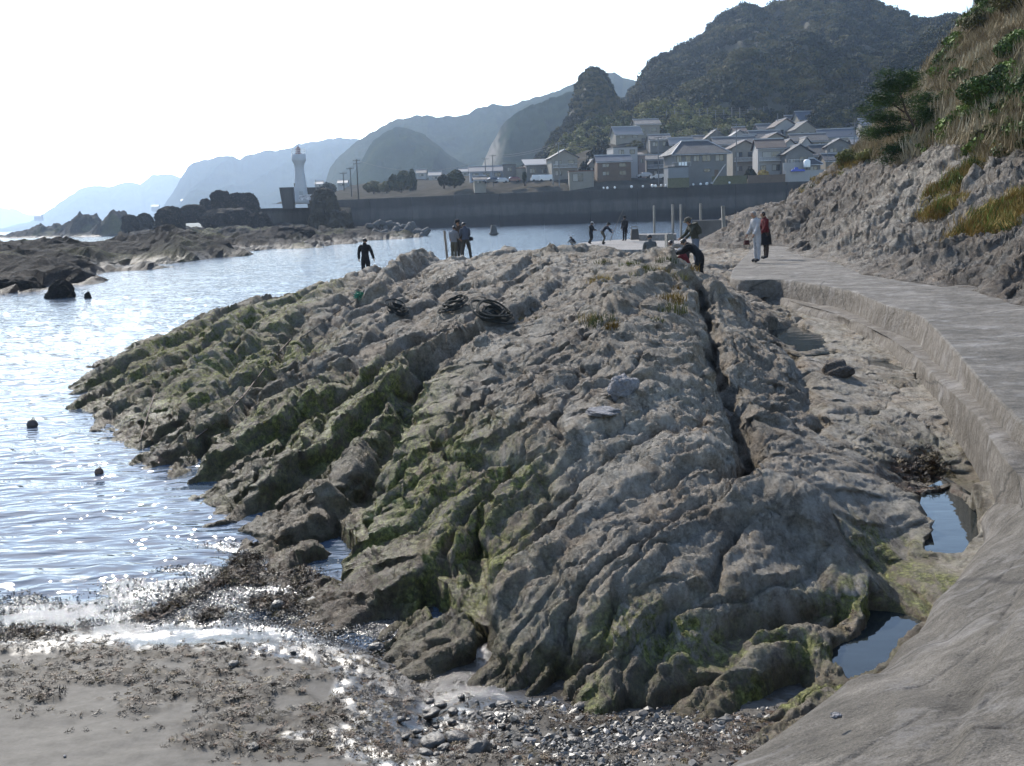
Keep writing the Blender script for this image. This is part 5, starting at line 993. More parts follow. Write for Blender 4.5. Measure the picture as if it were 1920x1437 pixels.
# laundry and tarp
lp = Q(1278, 312, 262); la = tag(empty('laundry', V(lp)), 'white washing hung on the rooftop railing of the annex', 'laundry')
MB().tube([(-2.2, 0, 0), (-2.2, 0, .95), (2.2, 0, .95), (2.2, 0, 0)], .04, 5).build('rail', GREYM, la)
for k, x in enumerate((-.4, .3, 1.0)): MB().box((x, -.03, .55), (.55, .05, .7+.1*k)).build('sheet', WHITE, la)
tp = Q(1496, 322, 260.5); tag(MB().box((0, 0, .3), (3.4, .8, .5), taper=.8).box((-.4, 0, .7), (1.0, .7, .6), taper=.7).build('tarpaulin', mat('blue_tarp', (.05, .08, .35), .6)), 'blue tarpaulin bundle on the white retaining wall', 'tarpaulin').location = V(tp)
tk = Q(1513, 314, 261); tag(MB().lathe([(.75, 0), (.8, .2), (.8, 1.5), (.5, 1.8), (.1, 1.85)], 16).build('water_tank', WHITE, None, True), 'round white tank beside the pavilion annex', 'tank').location = V(tk)
lb_ = Q(1335, 345, 258); tag(MB().tube([(0, 0, 0), (3.2, 0, 4.4)], .12, 6).box((0, 0, .2), (.6, .4, .4)).build('leaning_pole', PAINT['white']), 'pale pole leaning against the sea wall before the hip roofed house', 'pole').location = V(lb_)

# utility poles and wires
POLE = mat('pole_concrete', (.16, .155, .15), .8, .1, .5); DARKM = mat('dark_wood_pole', (.05, .045, .04), .85)
def pole(label, px_, ytop, ybase, d, arms=1, m=None, r=.16):
    a = Q(px_, ybase, d); h = Q(px_, ytop, d)[2]-a[2]; root = tag(empty('utility_pole', (a[0], a[1], a[2])), label, 'utility pole')
    MB().tube([(0, 0, -1), (0, 0, h)], [r, r*.65], 8).build('shaft', m or POLE, root)
    for k in range(arms): 
        mb = MB().box((0, 0, h-.35-.8*k), (1.9, .12, .12))
        for s in (-.85, -.35, .35, .85): mb.box((s, 0, h-.2-.8*k), (.1, .1, .22))
        mb.build('crossarm', m or POLE, root)
    return Vector((a[0], a[1], a[2]+h-.2))
p1 = pole('shortest dark pole left of the tall pole by the wall', 645, 323, 352, 300, 1, DARKM); p2 = pole('dark pole between the shortest and the tallest left of the round tree', 659, 314, 362, 290, 1, DARKM); p3 = pole('tallest dark pole on the left behind the sea wall', 672, 299, 367, 286, 2, DARKM, .2)
pole('short thin post beside the lighthouse parapet', 593, 337, 360, 268, 0, POLE, .09)
p4 = pole('thin pole left of the pair by the parked cars', 911, 296, 342, 292, 1); p5 = pole('thin pole right of the pair by the parked cars', 925, 290, 343, 292, 1); p6 = pole('grey pole in front of the beige gabled house', 1049, 266, 343, 276, 1)
pole('short grey post between beige house and shed', 1037, 314, 340, 276, 0)
p7 = pole('grey pole right of the white flat house top', 1215, 243, 300, 310, 1); p8 = pole('grey pole before the grey balcony house', 1235, 256, 342, 276, 1); p9 = pole('grey pole above the hip roof peak', 1344, 240, 275, 325, 1); p10 = pole('tall pole with antennas at the right corner of the hip roofed house', 1381, 231, 344, 268, 1); p11 = pole('slim pole in the top rows above the tan gable', 1458, 213, 245, 350, 0); p12 = pole('grey pole with crossarm before the blue grey roofs at right', 1601, 229, 300, 280, 2)
pole('slim lamp post right of the grey gabled house', 1551, 284, 322, 268, 0, POLE, .08)
pole('slim lamp post on the quay left of the low brown house', 1111, 306, 342, 270, 0, POLE, .08)
def wire(a, b, sag, label, n=1):
    mb = MB()
    for k in range(n):
        o = Vector((0, 0, -.5*k)); mb.tube([a.lerp(b, t/12)+o-Vector((0, 0, sag*4*(t/12)*(1-t/12))) for t in range(13)], .03, 3, False)
    tag(mb.build('power_line', POLE), label, 'power line')
wire(p5, p6, .8, 'overhead wires from the parked cars to the beige house pole', 2); wire(p1, p2, .3, 'short wire between the two left poles'); wire(p2, p3, .3, 'wire up to the tallest left pole', 2); wire(p3, p4, 3.0, 'long sagging wire crossing behind the sea wall'); wire(p6, p8, 1.2, 'wires between beige house pole and balcony house pole', 2); wire(p8, p10, 1.0, 'wires crossing in front of the hip roof', 2); wire(p10, p12, 2.0, 'wires running over the upper roofs to the right', 1)
# rockfall fence
fa = Q(1250, 243, 372); fb = Q(1432, 240, 380); fr = tag(empty('rockfall_fence', V(fa)), 'tall grey rockfall fence with posts under the big hill', 'fence')
pm = MB().box((0, 0, 2.6), (.22, .22, 7.2)).build('post', POLE, fr); 
for k in range(13):
    t = k/12; o = pm if k == 0 else put(pm.copy(), fr); o.location = (V(fb)-V(fa))*t+Vector((0, 0, .5*math.sin(k*1.7)+.6*t))
nm = MB()
for k in range(9): nm.tube([(0, 0, k*.72), tuple(V(fb)-V(fa)+Vector((0, 0, .6+k*.72)))], .035, 3, False)
nm.build('cable', POLE, fr)

# cars
CARC = {k: NT('car_'+k).fin(c, .25, None, .5) for k, c in dict(white=(.6, .6, .6), silver=(.35, .36, .38), dark=(.03, .035, .05), red=(.12, .03, .03)).items()}; TYRE = mat('tyre', (.02, .02, .02), .9)
def car(label, px_, py_, d, col, rz=0.0, van=False):
    c = Q(px_, py_, d); root = tag(empty('parked_car', V(c), rz), label, 'car', 'cars parked behind the sea wall'); L, Wd = (3.9, 1.6); h = 1.75 if van else 1.4
    pr = [(-L/2, .35), (-L/2, .85), (-L/2+(.15 if van else .9), .95), (-L/2+(.5 if van else 1.4), h), (L/2-(.3 if van else .9), h), (L/2-.1, .95), (L/2, .8), (L/2, .35)]
    mb = MB(); n = len(pr); vs_ = [(x, -Wd/2+(.12 if z > 1 else 0), z) for x, z in pr]+[(x, Wd/2-(.12 if z > 1 else 0), z) for x, z in pr]
    mb.add(vs_, [tuple(reversed(range(n)))[::-1], tuple(range(2*n-1, n-1, -1))]+[(i, n+i, n+(i+1) % n, (i+1) % n) for i in range(n)]); mb.build('body', CARC[col], root)
    x0 = pr[3][0]; x1 = pr[4][0]
    for y in (-Wd/2+.07, Wd/2-.07): MB().add([(x0-.2, y-.02, 1.0), (x1+.25, y-.02, 1.0), (x1, y+(.05 if y < 0 else -.05)-.0, h-.12), (x0+.1, y+(.05 if y < 0 else -.05), h-.12), (x0-.2, y+.02, 1.0), (x1+.25, y+.02, 1.0), (x1, y+.09*(1 if y < 0 else -1), h-.12), (x0+.1, y+.09*(1 if y < 0 else -1), h-.12)], [(0, 1, 2, 3), (7, 6, 5, 4), (0, 4, 5, 1), (1, 5, 6, 2), (2, 6, 7, 3), (3, 7, 4, 0)]).build('side_window', GLASSD, root)
    MB().box((pr[3][0]-.35, 0, (h+.95)/2), (.06, Wd-.4, .42), rot=Matrix.Rotation(.8 if not van else .6, 3, 'Y')).build('windscreen', GLASSD, root)
    for sx_ in (-1.2, 1.2):
        for sy_ in (-Wd/2+.05, Wd/2-.05): MB().tube([(sx_, sy_-.1, .31), (sx_, sy_+.1, .31)], .31, 12).build('wheel', TYRE, root)
    for y in (-.5, .5): MB().box((-L/2-.01, y, .72), (.05, .3, .16)).build('headlight', FRAMEW, root)
car('dark car with bright windscreen, leftmost of those behind the wall', 921, 344, 284, 'dark', .5); car('silver car second from left behind the wall', 939, 344, 285, 'silver', .3); car('dark red car below the grey box building', 962, 342, 288, 'red', .2)
car('white van like car before the shed on the quay', 1009, 341, 286, 'white', .1, True); car('white small car parked right of it near the shed', 1024, 341, 284, 'white', .0, True); car('silver hatchback parked before the grey balcony house', 1208, 334, 282, 'silver', .15)
car('white truck like vehicle low behind the wall right of the silver hatchback', 1234, 337, 279, 'white', 0)
# floats along the wall
fm = MB().lathe([(.02, -.28), (.2, -.2), (.29, 0), (.2, .2), (.06, .27), (.05, .36)], 10)
fme = bpy.data.meshes.new('float'); fme.from_pydata(fm.v, [], fm.f); fme.materials.append(WHITE)
for k, x in enumerate((1136, 1143, 1157, 1188, 1209, 1226, 1232, 1242, 1251, 1258, 1266, 1272, 1280, 1300, 1313, 1324, 1343, 1364)):
    c = Q(x, 343, 262); o = put(bpy.data.objects.new('float', fme)); o.location = (c[0], float(np.interp(c[0], [WA[0], WB[0]], [WA[1], WB[1]]))+1.0, WTOP+.3+random.uniform(0, .1)); o.rotation_euler = (random.uniform(-1, 1), random.uniform(-1, 1), 0); s = random.uniform(.8, 1.5); o.scale = (s, s, s); tag(o, 'pale fishing float lying along the top of the sea wall', 'float', 'fishing floats along the sea wall')

# town trees
def tree(label, px_, ptop, pbase, d, wpx, m=LEAF_DARK, seed=0, group=None, name='tree', squash=.9):
    a = Q(px_, pbase, d); H_ = Q(px_, ptop, d)[2]-a[2]; R = wpx/F_PX*d/2; root = tag(empty(name, V(a)), label, 'tree', group)
    MB().tube([(0, 0, -1), (.1*R, 0, H_*.35), (-.05*R, .1, H_*.7)], [.3, .22, .08], 7).build('trunk', BARK, root)
    v, f = clump_mesh(1500, 1.0, 0, .11, 900+seed, 1.0); v = v/np.array([1.05, 1.05, 1.1])*np.array([R, R, H_*.8])+np.array([0, 0, H_*.22]); mesh_np('crown', v, f, m, root, False)
for k, a in enumerate((('round dark tree left of the small hut', 852, 315, 346, 290, 46), ('pale brownish shrub at the left foot of the round tree', 832, 325, 347, 288, 26), ('broad dark tree behind the left end of the sea wall', 752, 317, 358, 320, 48), ('pointed dark tree right of the broad tree', 773, 315, 356, 330, 26), ('low dark tree behind the tall pole', 700, 338, 360, 330, 44), ('low dark tree left of the tall pole', 617, 340, 362, 380, 42), ('dark low tree between the poles and the broad tree', 725, 335, 358, 325, 30), ('small tree before the grey box building', 984, 318, 342, 290, 12),
        ('dark conifer hedge behind the beige house', 1095, 300, 335, 300, 30), ('dark tree between the beige house and the white flat house', 1122, 262, 320, 320, 56), ('tree behind the shed left of the white flat house', 1140, 270, 315, 315, 34), ('red leaved planting before the veranda house', 1430, 318, 335, 264, 26), ('dark garden tree before the cream gabled house', 1408, 315, 335, 266, 26), ('dark tree low beside the right pole', 1580, 285, 310, 276, 24), ('tree behind the grey balcony house', 1262, 270, 300, 318, 20), ('small tree left of the grey small house', 1190, 262, 282, 335, 40), ('dark bush above the low pale roofed house', 1290, 250, 268, 345, 40), ('dark tree beside the pine half hidden house', 1625, 262, 290, 300, 36))):
    tree(*a, seed=k, m=(ORG if 'red leaved' in a[0] else LEAF_DARK))
print('town', time.time()-T0)
# ================================================================== PEOPLE
SKIN = mat('skin', (.32, .19, .13), .6, .08, 6); HAIR = mat('black_hair', (.012, .011, .011), .5); SHOE = mat('dark_shoes', (.02, .02, .022), .6)
def cloth(name, c): return mat('cloth_'+name, c, .9, .12, 6, .3, 25)
CL = {k: cloth(k, c) for k, c in dict(white=(.80, .78, .79), black=(.018, .018, .022), navy=(.03, .035, .06), grey=(.33, .33, .36), bluegrey=(.13, .15, .20), khaki=(.16, .14, .10), darkkhaki=(.09, .08, .065), red=(.22, .02, .025), olive=(.10, .10, .07), jeans=(.25, .29, .37), cream=(.42, .38, .33), greytop=(.20, .21, .21), maroon=(.10, .02, .02), brown=(.09, .06, .045), darkgrey=(.05, .05, .055)).items()}
def rotv(v, ax, ang): return Matrix.Rotation(ang, 3, ax) @ Vector(v)
def person(label, loc, rz, h=1.66, bend=0.0, nod=0.0, arms=((8, 8, 15), (8, 8, 15)), legs=((0, 3, 0), (0, -3, 0)), top='grey', bottom='black', sleeve='long', hat=None, longhair=False, skirt=None, bag=None, shorts=False, group='people on the shore', build=1.0):
    k = h/1.66; R = math.radians; J = {}; 
    up = rotv((0, 0, 1), 'X', -R(bend)); side = Vector((1, 0, 0)); pel = Vector((0, 0, 0)); fwd = rotv((0, 1, 0), 'X', -R(bend))
    def T(a, b=0.0): return pel+up*a+fwd*b
    J['pel'] = pel; J['waist'] = T(.13); J['chest'] = T(.31, .01); J['nb'] = T(.47, 0); J['neck'] = T(.53, .012)
    hu = rotv((0, 0, 1), 'X', -R(bend*.55+nod)); hf = rotv((0, 1, 0), 'X', -R(bend*.55+nod))
    J['h1'] = J['neck']+hu*.07+hf*.018; J['h2'] = J['neck']+hu*.145+hf*.01; J['h3'] = J['neck']+hu*.195+hf*.005
    names = ['pel', 'waist', 'chest', 'nb', 'neck', 'h1', 'h2', 'h3']; E = [(0, 1), (1, 2), (2, 3), (3, 4), (4, 5), (5, 6), (6, 7)]
    rad = [(.125, .10), (.118, .088), (.135, .095), (.085, .07), (.05, .052), (.068, .078), (.078, .095), (.045, .055)]
    tagb = ['bot', 'top', 'top', 'top', 'skin', 'head', 'head']; pts = [J[n] for n in names]; hands = []; feet = []
    for s, (sw, out, fl) in zip((-1, 1), arms):
        sh = T(.44, -.01)+side*s*.165; d1 = rotv(rotv((0, 0, -1), 'X', R(sw)), 'Y', -s*R(out)); el = sh+d1*.27
        d2 = rotv(rotv((0, 0, -1), 'X', R(sw+fl)), 'Y', -s*R(out*.4)); wr = el+d2*.235; hd = wr+d2*.075; n = len(pts)
        pts += [sh, sh.lerp(el, .5), el, wr, hd]; rad += [(.062, .062), (.05, .05), (.042, .042), (.026, .028), (.038, .018)]
        E += [(2, n), (n, n+1), (n+1, n+2), (n+2, n+3), (n+3, n+4)]; tagb += ['top', 'top', 'top', 'sl' if sleeve == 'short' else 'top', 'skin']; hands.append((hd, d2, s))
    for s, (hp, out, kf) in zip((-1, 1), legs):
        hpj = Vector((s*.085, 0, -.05)); d1 = rotv(rotv((0, 0, -1), 'X', R(hp)), 'Y', -s*R(out)); kn = hpj+d1*.41
        d2 = rotv(rotv((0, 0, -1), 'X', R(hp-kf)), 'Y', -s*R(out*.3)); an = kn+d2*.40; fd = Vector((0, 1, 0)) if hp-kf > -60 else rotv((0, 1, 0), 'X', -R(50)); toe = an+fd*.15+Vector((0, 0, -.04)); n = len(pts)
        pts += [hpj, hpj.lerp(kn, .5), kn, kn.lerp(an, .4), an, toe]; rad += [(.088, .088), (.078, .08), (.056, .058), (.052, .058), (.038, .042), (.042, .028)]
        E += [(0, n), (n, n+1), (n+1, n+2), (n+2, n+3), (n+3, n+4), (n+4, n+5)]; tagb += ['bot', 'bot', 'bot', 'skin' if shorts else 'bot', 'skin' if shorts else 'bot', 'shoe']; feet.append(toe)
    zmin = min(min(f.z for f in feet)-.045, min(p.z for p in pts)-.05); pts = [(p-Vector((0, 0, zmin)))*k for p in pts]
    me = bpy.data.meshes.new('skeleton'); me.from_pydata([tuple(p) for p in pts], E, []); ob = bpy.data.objects.new('skeleton', me); COL.objects.link(ob)
    md = ob.modifiers.new('s', 'SKIN'); sv = me.skin_vertices[0].data
    for i, r in enumerate(rad): sv[i].radius = (r[0]*k*build, r[1]*k*build); sv[i].use_root = (i == 0)
    md.use_smooth_shade = True; ms = ob.modifiers.new('b', 'SUBSURF'); ms.levels = 2; ms.render_levels = 2
    bpy.context.view_layer.update(); ev = ob.evaluated_get(bpy.context.evaluated_depsgraph_get()); bm_ = bpy.data.meshes.new_from_object(ev); bpy.data.objects.remove(ob)
    n = len(bm_.vertices); co = np.empty(n*3); bm_.vertices.foreach_get('co', co); co = co.reshape(-1, 3); no = np.empty(n*3); bm_.vertices.foreach_get('normal', no); no = no.reshape(-1, 3)
    faces = [tuple(p.vertices) for p in bm_.polygons]; cen = np.array([co[list(f)].mean(0) for f in faces]); PT = np.array([tuple(p) for p in pts]); bd = []
    for i, (a, b) in enumerate(E):
        va = PT[b]-PT[a]; t = np.clip(((cen-PT[a])@va)/(va@va), 0, 1); bd.append(np.linalg.norm(cen-PT[a]-t[:, None]*va, axis=1)/ (1.0 if tagb[i] not in ('top', 'bot') else 1.05))
    lab = np.array(tagb)[np.argmin(np.array(bd), 0)]
    root = tag(empty('person', loc, rz), label, 'person', group)
    b = MB(); b.v = [tuple(c) for c in co]; b.f = list(faces)
    # fingers, thumbs, nose, ears belong to the same body mesh
    for hd, d2, s in hands:
        p = (hd-Vector((0, 0, zmin)))*k; ax = Vector((0, 1, 0)) if abs(d2.y) < .9 else Vector((0, 0, 1)); ax = (ax-d2*ax.dot(d2)).normalized()
        for q, L_ in zip((-.024, -.008, .008, .024), (.058, .068, .064, .05)): b.tube([p+ax*q*k-d2*.02*k, p+ax*q*k+d2*L_*.6*k, p+ax*q*.9*k+d2*L_*k+Vector((-s, 0, 0))*.012*k], [.0085*k, .008*k, .006*k], 5)
        b.tube([p-d2*.05*k+ax*.015*k, p-d2*.015*k+ax*.045*k, p+d2*.015*k+ax*.05*k], [.011*k, .009*k, .007*k], 5)
    hc = (J['h2']-Vector((0, 0, zmin)))*k; b.tube([hc+hf*.088*k+hu*.01*k, hc+hf*.112*k-hu*.025*k, hc+hf*.09*k-hu*.032*k], [.008*k, .013*k, .008*k], 6)
    for s in (-1, 1): b.tube([hc+side*s*.076*k+hu*.02*k, hc+side*s*.092*k, hc+side*s*.078*k-hu*.03*k], [.008*k, .014*k, .007*k], 5)
    body = b.build('body', SKIN, root, True)
    for s in (-1, 1): MB().lathe([(.003, -.008), (.009, 0), (.003, .008)], 6).build('eye', HAIR, root).location = hc+side*s*.03*k+hf*.088*k+hu*.012*k
    def shell(name, sel, off, m):
        idx = [i for i in range(len(faces)) if sel[i]]
        if not idx: return
        used = sorted({v for i in idx for v in faces[i]}); mp = {v: q for q, v in enumerate(used)}
        wob = fbm(co[used][:, 2]*14+co[used][:, 0]*9, co[used][:, 1]*12+co[used][:, 0]*6, 3, 5)*.010
        vv = co[used]+no[used]*(off*k+wob[:, None]); m2 = MB(); m2.v = [tuple(q) for q in vv]; m2.f = [tuple(mp[v] for v in faces[i]) for i in idx]; return m2.build(name, m, root, True)
    shell('jacket' if sleeve == 'long' else 'shirt', (lab == 'top') | ((lab == 'bot') & (cen[:, 2] > PT[0][2]-.0*k) & (np.abs(cen[:, 0]) < .5)), .022, CL[top]); shell('trousers', (lab == 'bot'), .013, CL[bottom]); shell('shoes', lab == 'shoe', .012, SHOE)
    hcn = np.array(hc); rel = cen-hcn; upc = rel@np.array(hu); fc = rel@np.array(hf)
    hm = (lab == 'head') & ((upc > .035*k) | (fc < .02*k)) & ~((fc > .04*k) & (upc < .05*k)); hairm = HAIR if hat != 'greyhair' else mat('grey_hair', (.22, .21, .2), .7)
    shell('hair', hm, .02 if not longhair else .028, hairm)
    if hat in ('cap_white', 'cap_dark', 'hat_khaki'):
        m = {'cap_white': CL['white'], 'cap_dark': CL['black'], 'hat_khaki': CL['khaki']}[hat]; q = MB(); q.lathe([(.115, .0), (.112, .04), (.085, .085), (.03, .105), (.005, .108)], 14)
        if hat == 'hat_khaki': q.lathe([(.16, -.01), (.165, 0), (.11, .012)], 14)
        else: q.box((0, .13, .005), (.13, .11, .012))
        o = q.build('hat', m, root, True); o.location = hc+hu*.03*k; o.rotation_euler = (-R(bend*.55+nod), 0, 0); o.scale = (k, k*1.05, k)
    if skirt:
        z0 = (pts[0].z+.06*k); q = MB().lathe([(.20*k, -.50*k), (.205*k, -.48*k), (.18*k, -.2*k), (.135*k, .02*k), (.13*k, .06*k)], 20); o = q.build('skirt', CL[skirt], root, True); o.location = (0, 0, z0)
    if bag:
        kind, col, s = bag; hd = (hands[0 if s < 0 else 1][0]-Vector((0, 0, zmin)))*k
        if kind == 'hand': q = MB().box((0, 0, -.20), (.08, .2, .15), taper=.75).tube([(0, -.08, -.11), (0, -.05, .0), (0, .05, .0), (0, .08, -.11)], .008, 5); o = q.build('handbag', CL[col], root); o.location = hd
        elif kind == 'pack': q = MB().box((0, 0, 0), (.30, .16, .42), taper=.82).box((0, -.09, -.05), (.22, .05, .2)); o = q.build('backpack', CL[col], root); o.location = (J['chest']-fwd*.17-Vector((0, 0, zmin)))*k; o.rotation_euler = (-R(bend), 0, 0)
        elif kind == 'hip': q = MB().box((0, 0, 0), (.2, .12, .16), taper=.85).tube([(-.05, 0, .08), (-.15, .02, .3), (-.2, .03, .45)], .012, 5); o = q.build('shoulder_bag', CL[col], root); o.location = (pts[0]+Vector((s*.24, 0, .02)))
    return root
D180 = math.pi
def feet_at(px_, py_, d, sink=0.0): p = Q(px_, py_, d); return Vector((p[0], p[1], p[2]-sink))
p13 = P(1419, 492, WALK_Z+.01); p14 = P(1436, 486, WALK_Z+.01)
person('person all in white leaning forward on the walkway with a small dark red bag', V(p13), D180*.62, 1.64, bend=7, nod=22, arms=((14, 4, 18), (12, 6, 20)), top='white', bottom='white', bag=('hand', 'maroon', 1), hat='greyhair')
person('person in red top and black skirt beside the person in white on the walkway', V(p14), D180*.55, 1.60, bend=6, nod=20, arms=((14, 4, 25), (14, 4, 25)), top='red', bottom='brown', skirt='black')
def on_ground(px_, d, z): q = Q(px_, 450, d); return Vector((q[0], d, z))
person('person in black standing alone at the water edge of the rock, arms held out', on_ground(683, 41.0, .62), -.25, 1.62, nod=12, arms=((6, 22, 12), (4, 24, 10)), legs=((0, 4, 0), (0, 4, 0)), top='black', bottom='black')
person('person in pale grey shirt beside the wooden stake, left in the group of three', on_ground(851, 47, .98), -.5, 1.55, nod=15, arms=((5, 6, 12), (20, 5, 40)), top='grey', bottom='khaki', sleeve='short')
person('person with face half hidden in the middle of the group of three', on_ground(861, 48.5, 1.0), D180*.8, 1.74, nod=20, arms=((20, 5, 60), (20, 5, 60)), top='brown', bottom='darkkhaki', hat='cap_dark')
person('person in blue grey shirt with shoulder bag, right in the group of three', on_ground(873, 47, 1.0), .45, 1.68, bend=8, nod=22, arms=((18, 5, 60), (12, 14, 45)), legs=((4, 8, 0), (-6, 10, 4)), top='bluegrey', bottom='darkkhaki', bag=('hip', 'black', 1))
person('person in dark clothes with white hat kneeling on the far quay', on_ground(1108, 72, .81), -.9, 1.5, bend=6, nod=25, arms=((20, 5, 60), (20, 5, 60)), legs=((20, 8, 60), (10, -4, 50)), top='black', bottom='black', hat='cap_white')
person('person bending down over the far quay with one arm stretched forward', on_ground(1129, 70, .81), -1.25, 1.6, bend=48, nod=0, arms=((58, 6, 8), (30, 6, 20)), legs=((42, 8, 62), (20, 6, 50)), top='navy', bottom='khaki', hat='cap_dark')
person('small child with white cap crouching low at the left end of the quay', on_ground(1078, 66, .81), .9, 1.05, bend=45, nod=5, arms=((50, 8, 10), (40, 8, 20)), legs=((95, 10, 120), (90, 10, 118)), top='darkgrey', bottom='cream', hat='cap_white')
person('person in dark coat standing upright on the far quay beside the fishing rod', on_ground(1172, 76, .82), .3, 1.66, nod=14, arms=((4, 8, 10), (6, 8, 12)), top='darkgrey', bottom='black', hat='cap_dark', bag=('hand', 'bluegrey', 1))
person('person in grey top sitting behind the rock crest, seen from behind', on_ground(1220, 38, .80), .1, 1.62, bend=14, nod=12, arms=((25, 8, 50), (25, 8, 50)), legs=((75, 14, 95), (75, 14, 95)), top='greytop', bottom='darkkhaki')
person('person in olive jacket and pale jeans standing tallest behind the rock crest', on_ground(1304, 38, .95), D180*.6, 1.68, bend=22, nod=14, arms=((25, 5, 30), (25, 5, 30)), legs=((4, 5, 8), (-4, 5, 4)), top='olive', bottom='jeans', hat='hat_khaki', bag=('pack', 'olive', 0))
person('person in cream shirt bending deeply left beside the olive jacket', on_ground(1288, 37, .72), 1.35, 1.55, bend=72, nod=5, arms=((60, 5, 20), (60, 5, 20)), legs=((10, 5, 15), (0, 5, 10)), top='cream', bottom='darkgrey')
person('person in black bending over at the right end of the rock crest', on_ground(1313, 31.5, .70), 1.1, 1.62, bend=52, nod=18, arms=((48, 6, 30), (48, 6, 30)), legs=((14, 6, 22), (4, 6, 14)), top='black', bottom='black', build=1.08)
person('crouching child with red and white cap between the black and cream clothed people', on_ground(1290, 33.5, .95), .9, 1.15, bend=35, nod=10, arms=((50, 8, 30), (50, 8, 30)), legs=((90, 12, 118), (90, 12, 118)), top='red', bottom='cream', hat='cap_white')
print('people', time.time()-T0)

# ================================================================== SHORE THINGS
STAKE = mat('pale_post', (.34, .33, .30), .85, .2, 1.5, .3, 10)
def post(label, px_, ytop, ybase, d, w=.13, m=None, lean=0.0):
    a = Q(px_, ybase, d); h = Q(px_, ytop, d)[2]-a[2]; o = MB().box((0, 0, h/2-.4), (w, w, h+.8)).box((0, 0, h+.015), (w*.8, w*.8, .03)).build('post', m or STAKE); o.location = V(a); o.rotation_euler = (0, lean, random.uniform(0, .5)); return tag(o, label, 'post')
post('leftmost white post standing behind the far quay', 1227, 386, 439, 78); post('second white post from left behind the quay', 1262, 384, 434, 76, .14); post('third white post close beside the second one', 1277, 384, 432, 77); post('fourth white post above the olive jacket person', 1314, 382, 420, 74); post('short leaning grey post on the rock at the right end of the quay', 1357, 387, 419, 66, .2, None, -.05)
post('wooden stake stuck in the rock left of the group of three', 838, 434, 480, 44, .09, mat('driftwood', (.20, .17, .14), .9), -.06)
QUAY = concrete_material('quay_concrete', (.14, .13, .12), (.21, .195, .18), (.29, .27, .25))
qpts = [Q(1066, 440, 63), Q(1330, 440, 56), Q(1345, 440, 74), Q(1205, 440, 82), Q(1142, 440, 80), Q(1085, 440, 76)]
def block(name, label, corners, z0, z1, m, cat=None):
    n = len(corners); v = [(c[0], c[1], z0) for c in corners]+[(c[0], c[1], z1) for c in corners]; mb = MB().add(v, [tuple(range(n-1, -1, -1)), tuple(range(n, 2*n))]+[(i, (i+1) % n, n+(i+1) % n, n+i) for i in range(n)]); o = mb.build(name, m)
    return tag(o, label, cat) if cat else tag(o, label, kind='structure')
block('pier', 'pale concrete pier slab where people stand beyond the rock', qpts, -1.5, .80, QUAY, 'pier')
block('breakwater_block', 'long dark sided concrete slab lying on the pier', [Q(1198, 440, 76), Q(1268, 440, 74), Q(1268, 440, 77), Q(1198, 440, 79)], .8, 1.22, QUAY, 'concrete slab')
block('low_wall', 'low dark concrete wall behind the olive jacket person', [Q(1298, 440, 70), Q(1362, 440, 67), Q(1364, 440, 68), Q(1300, 440, 71)], .2, 2.15, TETRA, 'wall')
post('square pale post before the sitting person', 1255, 440, 462, 42, .28)
o = MB().box((0, 0, .25), (.55, .5, .7), taper=.8).tube([(-.2, 0, .6), (-.2, 0, .75), (.2, 0, .75), (.2, 0, .6)], .03, 5).build('bollard', TETRA); o.location = V(Q(1190, 447, 72)); tag(o, 'short dark mooring bollard right of the coat wearing person', 'bollard')
r0 = Q(1144, 452, 69); r1 = Q(1176, 377, 71); o = MB().tube([V(r0), V(r0).lerp(V(r1), .5)+Vector((-.03, 0, 0)), V(r1)], [.022, .014, .006], 6).tube([V(r0)+Vector((0, 0, 0)), V(r0).lerp(V(r1), .12)], .03, 6).build('fishing_rod', mat('rod', (.05, .045, .04), .5)); tag(o, 'long thin fishing rod slanting up between the two far anglers', 'fishing rod')
# marker in the harbour
mk = P(926, 441, 0); o = MB().lathe([(.62, -.6), (.60, .25), (.42, 1.45), (.3, 1.5)], 12).lathe([(.8, .12), (.8, .3), (.6, .32)], 12).build('marker_buoy', TETRA, None, True); o.location = V(mk); o.scale = (.9, .9, .95); tag(o, 'dark cone shaped marker standing alone in the harbour water', 'marker')
def buoy(label, px_, py_, r, m):
    c = P(px_, py_, 0); root = tag(empty('mooring_float', V(c)+Vector((0, 0, r*.4))), label, 'float'); MB().lathe([(.02*r, -r), (.6*r, -.8*r), (.95*r, -.25*r), (r, .1*r), (.75*r, .7*r), (.3*r, .98*r), (.05*r, 1.02*r)], 16).build('ball', m, root, True); MB().tube([(0, 0, r), (.25*r, 0, 1.35*r), (.5*r, 0, 1.1*r), (.4*r, 0, .8*r)], .09*r, 6).build('loop', m, root)
buoy('dark round float in the water near the left edge', 61, 801, .085, mat('float_dark', (.06, .045, .04), .6)); buoy('brown round float nearer the beach right of the other', 186, 889, .055, mat('float_brown', (.11, .07, .05), .6))

